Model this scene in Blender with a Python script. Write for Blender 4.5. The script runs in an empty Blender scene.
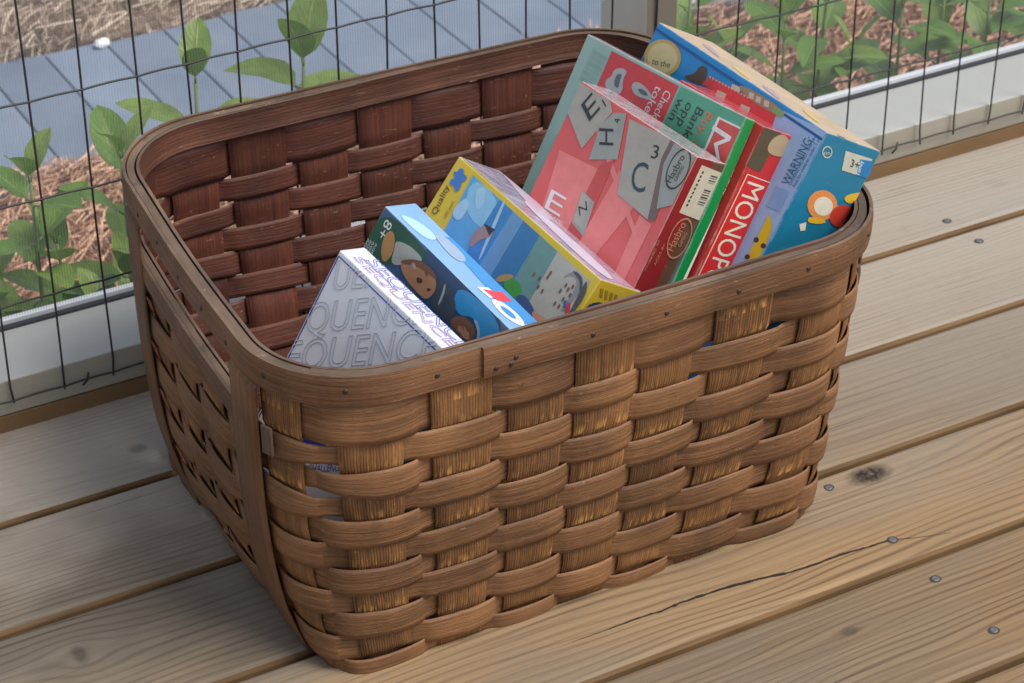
import bpy, bmesh, math, random
import numpy as np
from mathutils import Vector, Matrix
random.seed(7); rng = np.random.default_rng(11)
sc = bpy.context.scene
col = sc.collection
R = math.radians
# ------------------------------------------------------------------ helpers
def tag(o, label=None, cat=None, group=None, kind=None):
    if label: o['label'] = label
    if cat: o['category'] = cat
    if group: o['group'] = group
    if kind: o['kind'] = kind
    return o
def empty(name, loc=(0, 0, 0)):
    o = bpy.data.objects.new(name, None); o.empty_display_size = .05; o.location = loc
    col.objects.link(o); return o
class MB:
    """collects faces (optionally with uv and material index) for one mesh"""
    def __init__(s): s.v = []; s.f = []; s.m = []; s.uv = []
    def face(s, idx, m=0, uv=None):
        s.f.append(tuple(idx)); s.m.append(m); s.uv.append(uv if uv else [(0, 0)] * len(idx))
    def box(s, x0, x1, y0, y1, z0, z1, m=0, ms=None):
        b = len(s.v)
        s.v += [(x, y, z) for x in (x0, x1) for y in (y0, y1) for z in (z0, z1)]
        F = [(0, 1, 3, 2), (4, 6, 7, 5), (0, 4, 5, 1), (2, 3, 7, 6), (0, 2, 6, 4), (1, 5, 7, 3)]
        for i, q in enumerate(F): s.face([b + k for k in q], ms[i] if ms else m)
    def grid(s, P, m=0, uv=None, close=False):
        n, k = len(P), len(P[0]); b = len(s.v)
        for r in P: s.v += [tuple(q) for q in r]
        for i in range(n - (0 if close else 1)):
            i2 = (i + 1) % n
            for j in range(k - 1):
                q = [b + i * k + j, b + i2 * k + j, b + i2 * k + j + 1, b + i * k + j + 1]
                u = None
                if uv:
                    ui = i + 1
                    u = [uv(i, j), uv(ui, j), uv(ui, j + 1), uv(i, j + 1)]
                s.face(q, m, u)
        return b
    def tube(s, pts, r, n=6, m=0, r2=None):
        pts = [Vector(p) for p in pts]; b = len(s.v); N = len(pts)
        for i, p in enumerate(pts):
            t = (pts[min(i + 1, N - 1)] - pts[max(i - 1, 0)]).normalized()
            a = t.orthogonal().normalized() if abs(t.z) > .95 else t.cross(Vector((0, 0, 1))).normalized()
            c = t.cross(a); rr = r if r2 is None else r + (r2 - r) * i / (N - 1)
            for k in range(n):
                w = 2 * math.pi * k / n
                s.v.append(tuple(p + (a * math.cos(w) + c * math.sin(w)) * rr))
        for i in range(N - 1):
            for k in range(n):
                k2 = (k + 1) % n
                s.face([b + i * n + k, b + i * n + k2, b + (i + 1) * n + k2, b + (i + 1) * n + k], m)
        s.face([b + k for k in range(n)][::-1], m); s.face([b + (N - 1) * n + k for k in range(n)], m)
    def build(s, name, mats, parent=None, smooth=False, recalc=True):
        me = bpy.data.meshes.new(name); me.from_pydata([tuple(map(float, v)) for v in s.v], [], s.f)
        for m in (mats if isinstance(mats, (list, tuple)) else [mats]): me.materials.append(m)
        me.polygons.foreach_set('material_index', s.m)
        uvl = me.uv_layers.new(name='UVMap')
        flat = [c for u in s.uv for q in u for c in q]
        uvl.data.foreach_set('uv', flat)
        if smooth: me.polygons.foreach_set('use_smooth', [True] * len(me.polygons))
        me.update()
        if recalc:
            bm = bmesh.new(); bm.from_mesh(me); bmesh.ops.recalc_face_normals(bm, faces=bm.faces); bm.to_mesh(me); bm.free()
        o = bpy.data.objects.new(name, me); col.objects.link(o)
        if parent: o.parent = parent
        return o
# ------------------------------------------------------------------ material helpers
class NT:
    def __init__(s, name):
        s.mat = bpy.data.materials.new(name); s.mat.use_nodes = True
        s.t = s.mat.node_tree; s.n = s.t.nodes; s.l = s.t.links
        s.b = s.n['Principled BSDF']; s.out = s.n['Material Output']
    def node(s, ty, **kw):
        o = s.n.new(ty)
        for k, v in kw.items(): setattr(o, k, v)
        return o
    def put(s, sock, v):
        if isinstance(v, bpy.types.NodeSocket): s.l.new(v, sock)
        elif v is not None: sock.default_value = v
    def math(s, op, a, b=None, c=None, clamp=False):
        o = s.node('ShaderNodeMath', operation=op, use_clamp=clamp)
        s.put(o.inputs[0], a); s.put(o.inputs[1], b)
        if c is not None: s.put(o.inputs[2], c)
        return o.outputs[0]
    def noise(s, vec, scale=5, detail=3, rough=.5, dist=0):
        o = s.node('ShaderNodeTexNoise'); s.put(o.inputs['Vector'], vec)
        o.inputs['Scale'].default_value = scale; o.inputs['Detail'].default_value = detail
        o.inputs['Roughness'].default_value = rough; o.inputs['Distortion'].default_value = dist
        return o.outputs['Fac']
    def mapr(s, v, a, b, c=0., d=1.):
        o = s.node('ShaderNodeMapRange'); s.put(o.inputs[0], v)
        for i, x in enumerate((a, b, c, d)): o.inputs[i + 1].default_value = x
        return o.outputs[0]
    def mix(s, f, a, b, mode='MIX'):
        o = s.node('ShaderNodeMix', data_type='RGBA', blend_type=mode)
        s.put(o.inputs[0], f)
        for i, x in ((6, a), (7, b)):
            s.put(o.inputs[i], (*x, 1) if isinstance(x, tuple) and len(x) == 3 else x)
        return o.outputs[2]
    def xyz(s, v):
        o = s.node('ShaderNodeSeparateXYZ'); s.put(o.inputs[0], v); return o.outputs
    def comb(s, x, y, z=0.):
        o = s.node('ShaderNodeCombineXYZ'); s.put(o.inputs[0], x); s.put(o.inputs[1], y); s.put(o.inputs[2], z); return o.outputs[0]
    def scale(s, v, sx, sy, sz=1.):
        o = s.node('ShaderNodeVectorMath', operation='MULTIPLY'); s.put(o.inputs[0], v); o.inputs[1].default_value = (sx, sy, sz); return o.outputs[0]
    def add(s, v, w):
        o = s.node('ShaderNodeVectorMath', operation='ADD'); s.put(o.inputs[0], v); s.put(o.inputs[1], w); return o.outputs[0]
    def bump(s, h, st=.3, d=.001):
        o = s.node('ShaderNodeBump'); s.put(o.inputs['Height'], h); o.inputs['Strength'].default_value = st; o.inputs['Distance'].default_value = d
        s.l.new(o.outputs[0], s.b.inputs['Normal'])
    def obj(s): return s.node('ShaderNodeTexCoord').outputs['Object']
    def uv(s): return s.node('ShaderNodeTexCoord').outputs['UV']
    def island(s): return s.node('ShaderNodeNewGeometry').outputs['Random Per Island']
    def col(s, c, rough=.6):
        s.put(s.b.inputs['Base Color'], (*c, 1) if isinstance(c, tuple) else c); s.put(s.b.inputs['Roughness'], rough)
def plain(name, c, rough=.5, coat=0., var=.12, nscale=40, bump=0., metal=0.):
    t = NT(name); p = t.obj(); n = t.noise(p, nscale, 4, .6)
    t.col(t.mix(n, tuple(x * (1 - var) for x in c), tuple(min(1, x * (1 + var)) for x in c)), rough)
    t.b.inputs['Metallic'].default_value = metal
    if coat: t.b.inputs['Coat Weight'].default_value = coat; t.b.inputs['Coat Roughness'].default_value = .12
    if bump: t.bump(t.noise(p, nscale * 3, 3, .6), .4, bump)
    return t.mat
# ------------------------------------------------------------------ wood of the deck
KNOTS = [(1.170, 1.437, .024, .014, 1.), (.592, 1.811, .010, .008, .45), (.437, 1.551, .007, .014, .5),
         (1.36, 1.80, .011, .008, .3), (1.02, 1.26, .009, .006, .45)]
def deck_material(edge=False):
    t = NT('deck_edge_wood' if edge else 'weathered_deck_wood'); p = t.obj(); r = t.island()
    off = t.comb(t.math('MULTIPLY', r, 37.), t.math('MULTIPLY', r, 13.), t.math('MULTIPLY', r, 7.))
    q = t.add(p, off); X, Y, Z = t.xyz(q)[0:3]; px, py = t.xyz(p)[0:2]
    knot = None; disp = None
    for (kx, ky, a, b, w) in KNOTS:
        dx = t.math('DIVIDE', t.math('SUBTRACT', px, kx), a); dy = t.math('DIVIDE', t.math('SUBTRACT', py, ky), b)
        d = t.math('SQRT', t.math('ADD', t.math('MULTIPLY', dx, dx), t.math('MULTIPLY', dy, dy)))
        m = t.math('MULTIPLY', t.mapr(d, .55, 1.15, 1., 0.), w); knot = m if knot is None else t.math('MAXIMUM', knot, m)
        # grain bends round the knot
        dl = t.math('MULTIPLY', dy, t.math('DIVIDE', b * 1.6, t.math('ADD', t.math('ADD', t.math('MULTIPLY', dy, dy), t.math('MULTIPLY', t.math('MULTIPLY', dx, dx), .12)), 1.)))
        disp = dl if disp is None else t.math('ADD', disp, dl)
    wob = t.math('SUBTRACT', t.noise(t.scale(q, 1.0, 4.5, 1), 1, 3, .55), .5)
    F = t.math('ADD', t.math('MULTIPLY', t.math('SUBTRACT', Y, disp), 115.), t.math('MULTIPLY', wob, 15.))
    s1 = t.math('SINE', t.math('MULTIPLY', F, 6.283)); ring = t.math('POWER', t.math('MULTIPLY_ADD', s1, .5, .5), 3.2)
    wide = t.noise(t.scale(q, .9, 17, 1), 1, 3, .6)
    ring = t.math('MULTIPLY', ring, t.mapr(wide, .35, .65, .12, 1.))
    fib = t.noise(t.scale(q, 9, 620, 30), 1, 3, .6); fib2 = t.noise(t.scale(q, 3, 150, 10), 1, 4, .65)
    big = t.noise(t.scale(q, 3, 5, 1), 1, 4, .55); mott = t.noise(p, 26, 5, .65)
    light, dark, grey = ((.24, .14, .06), (.12, .06, .024), (.15, .095, .05)) if edge else ((.295, .210, .125), (.095, .058, .030), (.185, .158, .120))
    c = t.mix(t.math('MULTIPLY', ring, .9), light, dark)
    c = t.mix(t.mapr(fib2, .42, .72, 0., .55), c, tuple(x * .55 for x in dark))
    c = t.mix(t.mapr(big, .36, .62, 0., .2 if edge else .7), c, grey)
    if not edge:
        gold = t.math('MULTIPLY', t.mapr(t.noise(t.scale(p, 1.8, 4, 1), 1, 3, .6), .42, .62), t.mapr(py, 1.55, 1.35)); c = t.mix(t.math('MULTIPLY', gold, .6), c, t.mix(ring, (.34, .20, .08), (.15, .075, .026)))
    # weathered grey towards the wall; the brighter light there is painted in too
    if not edge:
        c = t.mix(t.math('MULTIPLY', t.mapr(t.math('ADD', py, t.math('MULTIPLY', big, .25)), 1.50, 1.95, 0., .68), 1.), c, (.44, .405, .36))
    if not edge:
        c = t.mix(t.math('MULTIPLY', t.mapr(t.noise(t.scale(p, 2.2, 3.5, 1), 1, 4, .6), .45, .6), t.mapr(px, .95, .45)), c, t.mix(ring, (.155, .13, .10), (.075, .058, .042)))  # darker grey patches to the left, with the dimmer light there painted in
    c = t.mix(t.mapr(mott, .58, .78, 0., .3), c, (.17, .13, .10))
    c = t.mix(t.mapr(t.noise(t.scale(q, 5, 420, 1), 1, 2, .5), .66, .74, 0., .6), c, (.07, .05, .035))
    c = t.mix(t.math('MULTIPLY', fib, .25), c, (.16, .11, .07))
    c = t.mix(t.math('MULTIPLY', knot, t.mapr(t.noise(p, 160, 4, .7), .3, .55, .35, 1.)), c, (.02, .014, .011))
    hs = t.node('ShaderNodeHueSaturation'); t.put(hs.inputs['Value'], t.mapr(r, 0, 1, .86, 1.1)); t.put(hs.inputs['Color'], c)
    t.col(hs.outputs[0], t.mapr(fib2, .3, .7, .62, .8))
    t.b.inputs['Specular IOR Level'].default_value = .35
    h = t.math('ADD', t.math('MULTIPLY', ring, -.5), t.math('ADD', t.math('MULTIPLY', fib2, -1.2), t.math('MULTIPLY', fib, -.5)))
    h = t.math('SUBTRACT', h, t.math('MULTIPLY', knot, 1.2))
    t.bump(h, .8, .0010); return t.mat
def splint_material(name, light, dark, pore, worn=0., coat=.04):
    """split-wood splints: grain and pores run along the uv u axis, in metres"""
    t = NT(name); u = t.uv(); r = t.island(); p = t.obj()
    q = t.add(u, t.comb(t.math('MULTIPLY', r, 9.), t.math('MULTIPLY', r, 3.)))
    ridge = t.math('POWER', t.math('MULTIPLY_ADD', t.math('SINE', t.math('ADD', t.math('MULTIPLY', t.xyz(q)[1], 2600. if worn else 1500.), t.math('MULTIPLY', t.noise(t.scale(q, 7, 60), 1, 2, .5), 16.))), .5, .5), 2.)
    streak = t.noise(t.scale(q, 18, 900), 1, 3, .6); band = t.noise(t.scale(q, 6, 210), 1, 3, .6); blotch = t.noise(p, 22, 4, .6)
    pores = t.noise(t.scale(q, 90, 1300), 1, 2, .5)
    c = t.mix(t.mapr(band, .3, .7), light, dark)
    c = t.mix(t.mapr(streak, .45, .7, 0., .55), c, tuple(x * .6 for x in dark))
    c = t.mix(t.math('MULTIPLY', ridge, .6 if worn else .22), c, tuple(x * .5 for x in dark))
    c = t.mix(t.mapr(pores, .58, .68, 0., .75), c, pore)
    c = t.mix(t.mapr(blotch, .5, .75, 0., .55), c, tuple(x * .62 for x in dark))
    c = t.mix(t.mapr(t.noise(p, 9, 3, .5), .5, .72, 0., .35), c, tuple(min(1, x * 1.35) for x in light))
    scr = t.noise(t.scale(p, 60, 60, 320), 1, 2, .5, 2.); c = t.mix(t.mapr(scr, .70, .74, 0., .35), c, (.55, .42, .3))
    if worn:
        v = t.xyz(u)[0]    # along the stake; one row is PITCH
        fr = t.math('FRACT', t.math('DIVIDE', t.math('SUBTRACT', v, ROW_TOP_OFFSET), PITCH))
        w = t.math('MULTIPLY', t.mapr(fr, .55, .86), t.mapr(t.noise(t.scale(q, 30, 260), 1, 3, .7), .47, .6))
        w = t.math('MULTIPLY', w, t.mapr(t.noise(p, 14, 2, .5), .45, .62))
        c = t.mix(t.math('MULTIPLY', w, worn), c, (.66, .34, .10))
    hs = t.node('ShaderNodeHueSaturation'); t.put(hs.inputs['Value'], t.mapr(t.math('MULTIPLY_ADD', t.noise(t.scale(q, 14, 5), 1, 1, .5), 1.2, -.1), .2, .8, .72, 1.25)); t.put(hs.inputs['Color'], c)
    t.col(hs.outputs[0], t.mapr(streak, .3, .7, .5, .72)); t.b.inputs['Coat Weight'].default_value = coat; t.b.inputs['Coat Roughness'].default_value = .35
    t.bump(t.math('ADD', t.math('MULTIPLY', ridge, -.8 if worn else -.25), t.math('ADD', t.math('MULTIPLY', streak, -1.), t.math('MULTIPLY', pores, -.8))), .65, .0007); return t.mat
# ------------------------------------------------------------------ world, sun, camera
w = bpy.data.worlds.new('World'); sc.world = w; w.use_nodes = True
nt = w.node_tree; bg = nt.nodes['Background']
sky = nt.nodes.new('ShaderNodeTexSky'); sky.sky_type = 'NISHITA'; sky.sun_disc = False
SUN_EL, SUN_AZ = R(56), R(138)       # azimuth measured from +Y (the garden) towards +X
sky.sun_elevation = SUN_EL; sky.sun_rotation = SUN_AZ; sky.air_density = 1.0; sky.dust_density = 3.; sky.ozone_density = 1.
hs = nt.nodes.new('ShaderNodeHueSaturation'); hs.inputs['Saturation'].default_value = .55
nt.links.new(sky.outputs[0], hs.inputs['Color']); nt.links.new(hs.outputs[0], bg.inputs['Color']); bg.inputs['Strength'].default_value = .105
sd = bpy.data.lights.new('sun', 'SUN'); sd.energy = 1.7; sd.angle = R(32); sd.color = (1, .95, .87)
so = bpy.data.objects.new('sun', sd); col.objects.link(so)
dv = Vector((math.sin(SUN_AZ) * math.cos(SUN_EL), math.cos(SUN_AZ) * math.cos(SUN_EL), math.sin(SUN_EL)))
so.rotation_euler = dv.to_track_quat('Z', 'Y').to_euler()
cd = bpy.data.cameras.new('camera'); cam = bpy.data.objects.new('camera', cd); col.objects.link(cam); sc.camera = cam
cd.sensor_width = 36; cd.lens = 84.69; cd.clip_start = .05; cd.clip_end = 500
cr, cu, cb = (.87468, -.48468, -.00409), (.26388, .46911, .8428), (-.40657, -.73826, .53822)
cam.matrix_world = Matrix(((cr[0], cu[0], cb[0], 0), (cr[1], cu[1], cb[1], 0), (cr[2], cu[2], cb[2], 1.31327), (0, 0, 0, 1)))
cd.dof.use_dof = True; cd.dof.focus_distance = 1.88; cd.dof.aperture_fstop = 20
sc.view_settings.view_transform = 'Standard'; sc.view_settings.look = 'None'; sc.view_settings.exposure = .66; sc.view_settings.gamma = 1
sc.render.engine = 'CYCLES'

# ------------------------------------------------------------------ the deck
P0Y, PITCHB, GAP = 1.9041, .1493, .0078
def deck():
    mb = MB()
    for k in range(-1, 11):
        far = P0Y - k * PITCHB; near = far - PITCHB + GAP
        if k == -1: near, far = P0Y + .0035, P0Y + .12
        if k == 0: far = P0Y - .001
        if k == -1: continue
        r = .0055; prof = [(far, -.036), (far, -r), (far - r * .3, -r * .3), (far - r, 0), (near + r, 0), (near + r * .3, -r * .3), (near, -r), (near, -.036)]
        xs = [-1.2, 3.6]; b = len(mb.v)
        for x in xs: mb.v += [(x, y, z) for y, z in prof]
        n = len(prof)
        for i in range(n):
            j = (i + 1) % n; top = i in (2, 3, 4)
            mb.face([b + i, b + j, b + n + j, b + n + i], 0 if top else 1)
        mb.face(range(b, b + n), 1); mb.face(list(range(b + n, b + 2 * n))[::-1], 1)
    for k in range(-4, 7):
        x = 1.128 + .4055 * k; mb.box(x - .019, x + .019, .3, 1.99, -.18, -.0365, 1)
    return tag(mb.build('deck', [deck_material(), deck_material(True)]), kind='structure')
dk = deck()
steel = plain('nail_steel', (.15, .16, .165), .5, metal=.4, nscale=300)
iron = plain('dark_nail_hole', (.05, .04, .035), .8)
def nail(x, y, tilt=0.):
    mb = MB(); n = 14; r = .0037
    rings = [(r * 1.5, .0003, 1), (r * .98, .0006, 1), (r, .0007, 0), (r * .85, .0011, 0), (0.0001, .0009, 0)]
    b = len(mb.v)
    for rr, zz, _ in rings: mb.v += [(rr * math.cos(2 * math.pi * i / n), rr * math.sin(2 * math.pi * i / n) * .9, zz + tilt * rr * math.cos(2 * math.pi * i / n)) for i in range(n)]
    for a in range(4):
        for i in range(n):
            j = (i + 1) % n; mb.face([b + a * n + i, b + a * n + j, b + (a + 1) * n + j, b + (a + 1) * n + i], 1 if a == 0 else 0)
    o = mb.build('nail', [steel, iron], dk, smooth=False); o.location = (x, y, 0); return o
for x, y, tl in [(1.125, 1.438, .12), (1.129, 1.345, 0), (1.128, 1.281, 0), (1.128, 1.2, 0), (1.527, 1.782, 0), (1.53, 1.73, 0)]: nail(x, y, tl)
# long drying crack in the board in front of the basket
ck = MB(); cp = [(.80, 1.3625), (.835, 1.362), (.874, 1.3625), (.895, 1.3605), (.915, 1.362), (.955, 1.3612), (.994, 1.3565), (1.024, 1.351), (1.05, 1.3495), (1.075, 1.3500), (1.10, 1.3475), (1.127, 1.346), (1.15, 1.337), (1.189, 1.3255)]
fine = []
for i in range(len(cp) - 1):
    for k in range(5):
        f = k / 5; fine.append((cp[i][0] * (1 - f) + cp[i + 1][0] * f, cp[i][1] * (1 - f) + cp[i + 1][1] * f + random.uniform(-.0004, .0004)))
for i in range(len(fine) - 1):
    t = i / (len(fine) - 1); ww = .0014 * min(1, 4 * t, 2.5 * (1 - t) + .12) * random.uniform(.6, 1.3)
    (xa, ya), (xb, yb) = fine[i], fine[i + 1]; b = len(ck.v)
    ck.v += [(xa, ya - ww, .00035), (xb, yb - ww, .00035), (xb, yb + ww, .00035), (xa, ya + ww, .00035)]; ck.face([b, b + 1, b + 2, b + 3])
ck.build('crack', plain('crack_shadow_dirt', (.02, .014, .01), .95), dk)
# ------------------------------------------------------------------ the screened porch wall
def paint():
    t = NT('speckled_sill_paint'); p = t.obj(); n = t.noise(p, 420, 3, .7); n2 = t.noise(p, 12, 3, .5)
    c = t.mix(t.mapr(n, .62, .72, 0., .55), (.40, .41, .39), (.22, .24, .225)); c = t.mix(t.mapr(n2, .45, .7, 0., .35), c, (.36, .36, .33))
    vt = t.noise(p, 55, 2, .5); c = t.mix(t.mapr(vt, .76, .8, 0., .6), c, (.12, .11, .10))
    t.col(c, .55); t.bump(n, .3, .0006); return t.mat
def facepaint():
    t = NT('shaded_cream_paint'); p = t.obj(); n2 = t.noise(t.scale(p, 3, 3, 14), 1, 4, .6)  # sill paint again, with the shade of the front put into the colour
    c = t.mix(t.mapr(n2, .35, .7), (.36, .335, .275), (.27, .245, .195)); c = t.mix(t.mapr(t.noise(p, 90, 3, .6), .62, .74, 0., .3), c, (.2, .17, .13))
    t.col(c, .6); return t.mat
YW = 1.8975
wall = tag(empty('porch_wall', (1.2, YW, 0)), 'low painted porch wall with black welded wire and insect screen behind the basket', 'wall')
def wp(mb, name, mats, **k):
    o = mb.build(name, mats, wall, **k); o.matrix_parent_inverse = Matrix.Translation((-1.2, -YW, 0)); return o
P_, F_ = paint(), facepaint()
mb = MB(); mb.box(-1.2, 3.8, YW + .0015, YW + .0925, .0178, .0557, 0, [1, 1, 1, 1, 1, 0]); sl = wp(mb, 'sill', [P_, F_])
bv = sl.modifiers.new('bevel', 'BEVEL'); bv.width = .0016; bv.segments = 2
mb = MB(); mb.box(-1.2, 3.8, YW, YW + .094, -.05, .0168); wp(mb, 'base_board', deck_material(True))
mb = MB(); mb.box(1.203, 1.239, YW - .0005, YW + .089, .056, 1.6, 0, [0, 0, 1, 0, 0, 0]); st = wp(mb, 'stud', [plain('stud_lit_side_paint', (.74, .74, .66), .6, nscale=14), plain('stud_shaded_face_paint', (.16, .14, .115), .6, nscale=14)])  # one paint; the front face is darker because its shade is painted in
# aluminium screen track along the outer edge of the sill
mb = MB(); mb.box(-1.2, 3.8, YW + .0945, YW + .0985, .03, .0625); mb.box(-1.2, 3.8, YW + .0995, YW + .109, .03, .058)
wp(mb, 'screen_track', [plain('pale_track_metal', (.66, .69, .72), .4, nscale=10)])
mb = MB()
for x0 in np.arange(-1.2, 3.8, .05): mb.box(x0, x0 + .0502, YW + .087, YW + .0935, .0558, .0585)  # dark strip added for the shade in the groove behind the sill
wp(mb, 'groove_shade_strip', [plain('groove_shade', (.035, .037, .045), .7, nscale=60)])
def screen_mat():
    t = NT('insect_screen_threads'); p = t.obj(); x, y, z = t.xyz(p)[0:3]
    a = t.math('ABSOLUTE', t.math('SUBTRACT', t.math('FRACT', t.math('DIVIDE', x, .0028)), .5))
    b = t.math('ABSOLUTE', t.math('SUBTRACT', t.math('FRACT', t.math('DIVIDE', z, .0028)), .5))
    m = t.math('MAXIMUM', t.mapr(a, .30, .42, 0., .34), t.mapr(b, .36, .44, 0., .07))
    t.col((.36, .38, .42), .6); t.put(t.b.inputs['Alpha'], t.math('ADD', m, .03)); return t.mat
mb = MB(); mb.v = [(-1.2, YW + .0965, .06), (3.8, YW + .0965, .06), (3.8, YW + .0965, 1.6), (-1.2, YW + .0965, 1.6)]; mb.face([0, 1, 2, 3])
wp(mb, 'insect_screen', screen_mat(), recalc=False)
wire = MB(); X0 = .5526
def kink(k, z): return .0012 * math.sin(k * 2.3 + z * 9)
for k in range(-14, 44):
    zz = [.032, .05] + [.07 + .04 * i for i in range(30)]
    wire.tube([(X0 + .0508 * k + kink(k, z) + (.002 * math.sin(k * 5.1) if z < .04 else 0), YW - .0025 - (.001 * math.sin(k + z * 20)), z) for z in zz], .00105, 6)
for r in range(12):
    z = .0369 + .1013 * r; pts = []
    for i in range(-56, 180):
        x = X0 + .0127 * i
        pts.append((x, YW - .0042, z + .0014 * math.sin(x * 9 + r * 2) + .0010 * abs(math.sin(math.pi * (x - X0) / .0508))))
    wire.tube(pts, .00105, 6)
for x in (.5526 + .0508 * 19 + .018, .575, 1.02, 1.9):      # staples
    wire.tube([(x - .004, YW - .004, .031), (x, YW - .006, .0365), (x + .003, YW - .004, .043)], .0012, 5)
wp(wire, 'welded_wire', [plain('black_wire', (.022, .022, .024), .5, nscale=200)], smooth=True)
# ------------------------------------------------------------------ the garden
ZG = -.6
def soil():
    t = NT('mulch_soil'); p = t.obj(); y = t.xyz(p)[1]
    a = t.noise(p, 34, 6, .7, .6); b = t.noise(p, 5, 4, .6)
    near = t.mix(t.mapr(a, .32, .7), (.16, .07, .04), (.58, .33, .22)); far = t.mix(t.mapr(a, .3, .68), (.14, .09, .06), (.56, .42, .31))
    far = t.mix(t.mapr(b, .5, .62, 0., .75), far, (.11, .075, .055))
    t.col(t.mix(t.mapr(y, 3.6, 3.9), near, far), .95); t.bump(a, .9, .02); return t.mat
mb = MB(); n = 90
xs = np.concatenate([[-40], np.linspace(-1, 5, 80), [60]]); ys = np.concatenate([[-20], np.linspace(1.9, 7, 70), [90]])
mb.grid([[(x, y, ZG + (0 if not (1.95 < y < 3.34 or 3.92 < y < 7) else rng.normal(0, .006))) for y in ys] for x in xs])
tag(mb.build('ground', soil(), smooth=True), kind='structure')
def slate():
    t = NT('blue_grey_paver'); p = t.obj(); r = t.island(); n = t.noise(p, 7, 4, .6); f = t.noise(p, 260, 3, .6)
    c = t.mix(t.mapr(n, .3, .7), (.15, .195, .265), (.21, .26, .33)); c = t.mix(t.math('MULTIPLY', f, .25), c, (.14, .18, .25))
    c = t.mix(t.mapr(t.noise(t.scale(p, 9, 2, 1), 1, 4, .6), .57, .7, 0., .35), c, (.27, .28, .29))
    hs = t.node('ShaderNodeHueSaturation'); t.put(hs.inputs['Value'], t.mapr(r, 0, 1, .9, 1.1)); t.put(hs.inputs['Color'], c)
    t.col(hs.outputs[0], .55); t.bump(f, .2, .001); return t.mat
mb = MB(); k = 0; x = 1.16 - .113 * 40
while x < 9:
    g = .0011; j0, j1 = random.uniform(-.008, .008), random.uniform(-.008, .008)
    mb.box(x + g, x + .113 - g, 3.385 + j0, 3.845 + j1, ZG - .02, ZG + .022 + random.uniform(-.0008, .0008)); x += .113
pt = tag(mb.build('path', slate()), kind='structure'); bv = pt.modifiers.new('bevel', 'BEVEL'); bv.width = .003; bv.segments = 2
mb = MB(); mb.box(-4, 9, 3.40, 3.85, ZG - .03, ZG + .012); tag(mb.build('path_bedding', plain('dark_joint_sand', (.10, .125, .16), .9)), kind='structure')
# pine straw: nobody could count it
def straw_mat(name, a, b):
    t = NT(name); r = t.island(); v = t.node('ShaderNodeValToRGB'); t.l.new(r, v.inputs[0])
    v.color_ramp.elements[0].color = (*a, 1); v.color_ramp.elements[1].color = (*b, 1)
    t.col(v.outputs[0], .7); return t.mat
def straw(name, cnt, x0, x1, y0, y1, mat, L, clump=.1):
    c = rng.uniform([x0, y0], [x1, y1], (cnt // 14, 2)); ca = rng.uniform(0, math.pi, len(c))
    idx = rng.integers(0, len(c), cnt); ctr = c[idx] + rng.normal(0, clump, (cnt, 2)); ctr[:, 0] = np.clip(ctr[:, 0], x0, x1); ctr[:, 1] = np.clip(ctr[:, 1], y0, y1)
    ang = ca[idx] + rng.normal(0, .45, cnt); ln = L * rng.uniform(.5, 1.2, cnt); z = ZG + rng.uniform(.004, .045, cnt); tz = rng.normal(0, .14, cnt); cv = rng.normal(0, .06, cnt)
    wd = .0009; V = []; Fc = []
    d = np.stack([np.cos(ang), np.sin(ang)], 1); pn = np.stack([-d[:, 1], d[:, 0]], 1)
    for s_, q in ((-.5, 0), (0, 1), (.5, 0)):
        base = ctr + d * (ln * s_)[:, None] + pn * (cv * ln * q)[:, None]; zz = z + tz * ln * s_
        V.append(np.column_stack([base - pn * wd, zz])); V.append(np.column_stack([base + pn * wd, zz + .0012]))
    V = np.stack(V, 1).reshape(-1, 3)
    I = np.arange(cnt)[:, None] * 6
    Fc = np.concatenate([I + np.array([[0, 2, 3, 1]]), I + np.array([[2, 4, 5, 3]])], 0)
    me = bpy.data.meshes.new(name); me.from_pydata(V.tolist(), [], Fc.tolist()); me.materials.append(mat)
    o = bpy.data.objects.new(name, me); col.objects.link(o); return tag(o, kind='stuff')
s1 = straw('pine_straw', 80000, .5, 3.3, 2.05, 3.40, straw_mat('red_pine_needles', (.20, .09, .05), (.80, .50, .33)), .085)
tag(s1, 'reddish brown pine straw mulch under the shrubs between porch and path', 'pine straw')
s2 = straw('leaf_litter', 40000, .5, 4.6, 3.87, 5.2, straw_mat('dry_litter', (.24, .17, .12), (.72, .60, .48)), .075, .12)
tag(s2, 'dry tan leaf litter on the ground beyond the blue grey path', 'leaf litter')
def stone(name, loc, s, label, c):
    me = bpy.data.meshes.new(name); bm = bmesh.new(); bmesh.ops.create_icosphere(bm, subdivisions=3, radius=1)
    for v in bm.verts:
        q = v.co; v.co = Vector((q.x * s[0], q.y * s[1], q.z * s[2])) * (1 + .12 * math.sin(q.x * 3 + 1) * math.cos(q.y * 2.6) + .06 * math.sin(q.z * 7 + q.x * 5))
    bm.to_mesh(me); bm.free(); me.materials.append(plain('pale_stone_' + label.split()[0], c, .8, nscale=25, bump=.004)); me.polygons.foreach_set('use_smooth', [True] * len(me.polygons))
    o = bpy.data.objects.new(name, me); o.location = loc; col.objects.link(o); return tag(o, label, 'stone')
stone('pebble', (1.262, 3.82, ZG + .030), (.016, .010, .009), 'tiny white pebble lying on the far edge of the blue grey path', (.8, .82, .85))
stone('rock', (2.86, 3.20, ZG + .04), (.06, .05, .045), 'pale rock half hidden by shrub leaves at the far right', (.6, .6, .6))
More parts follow.
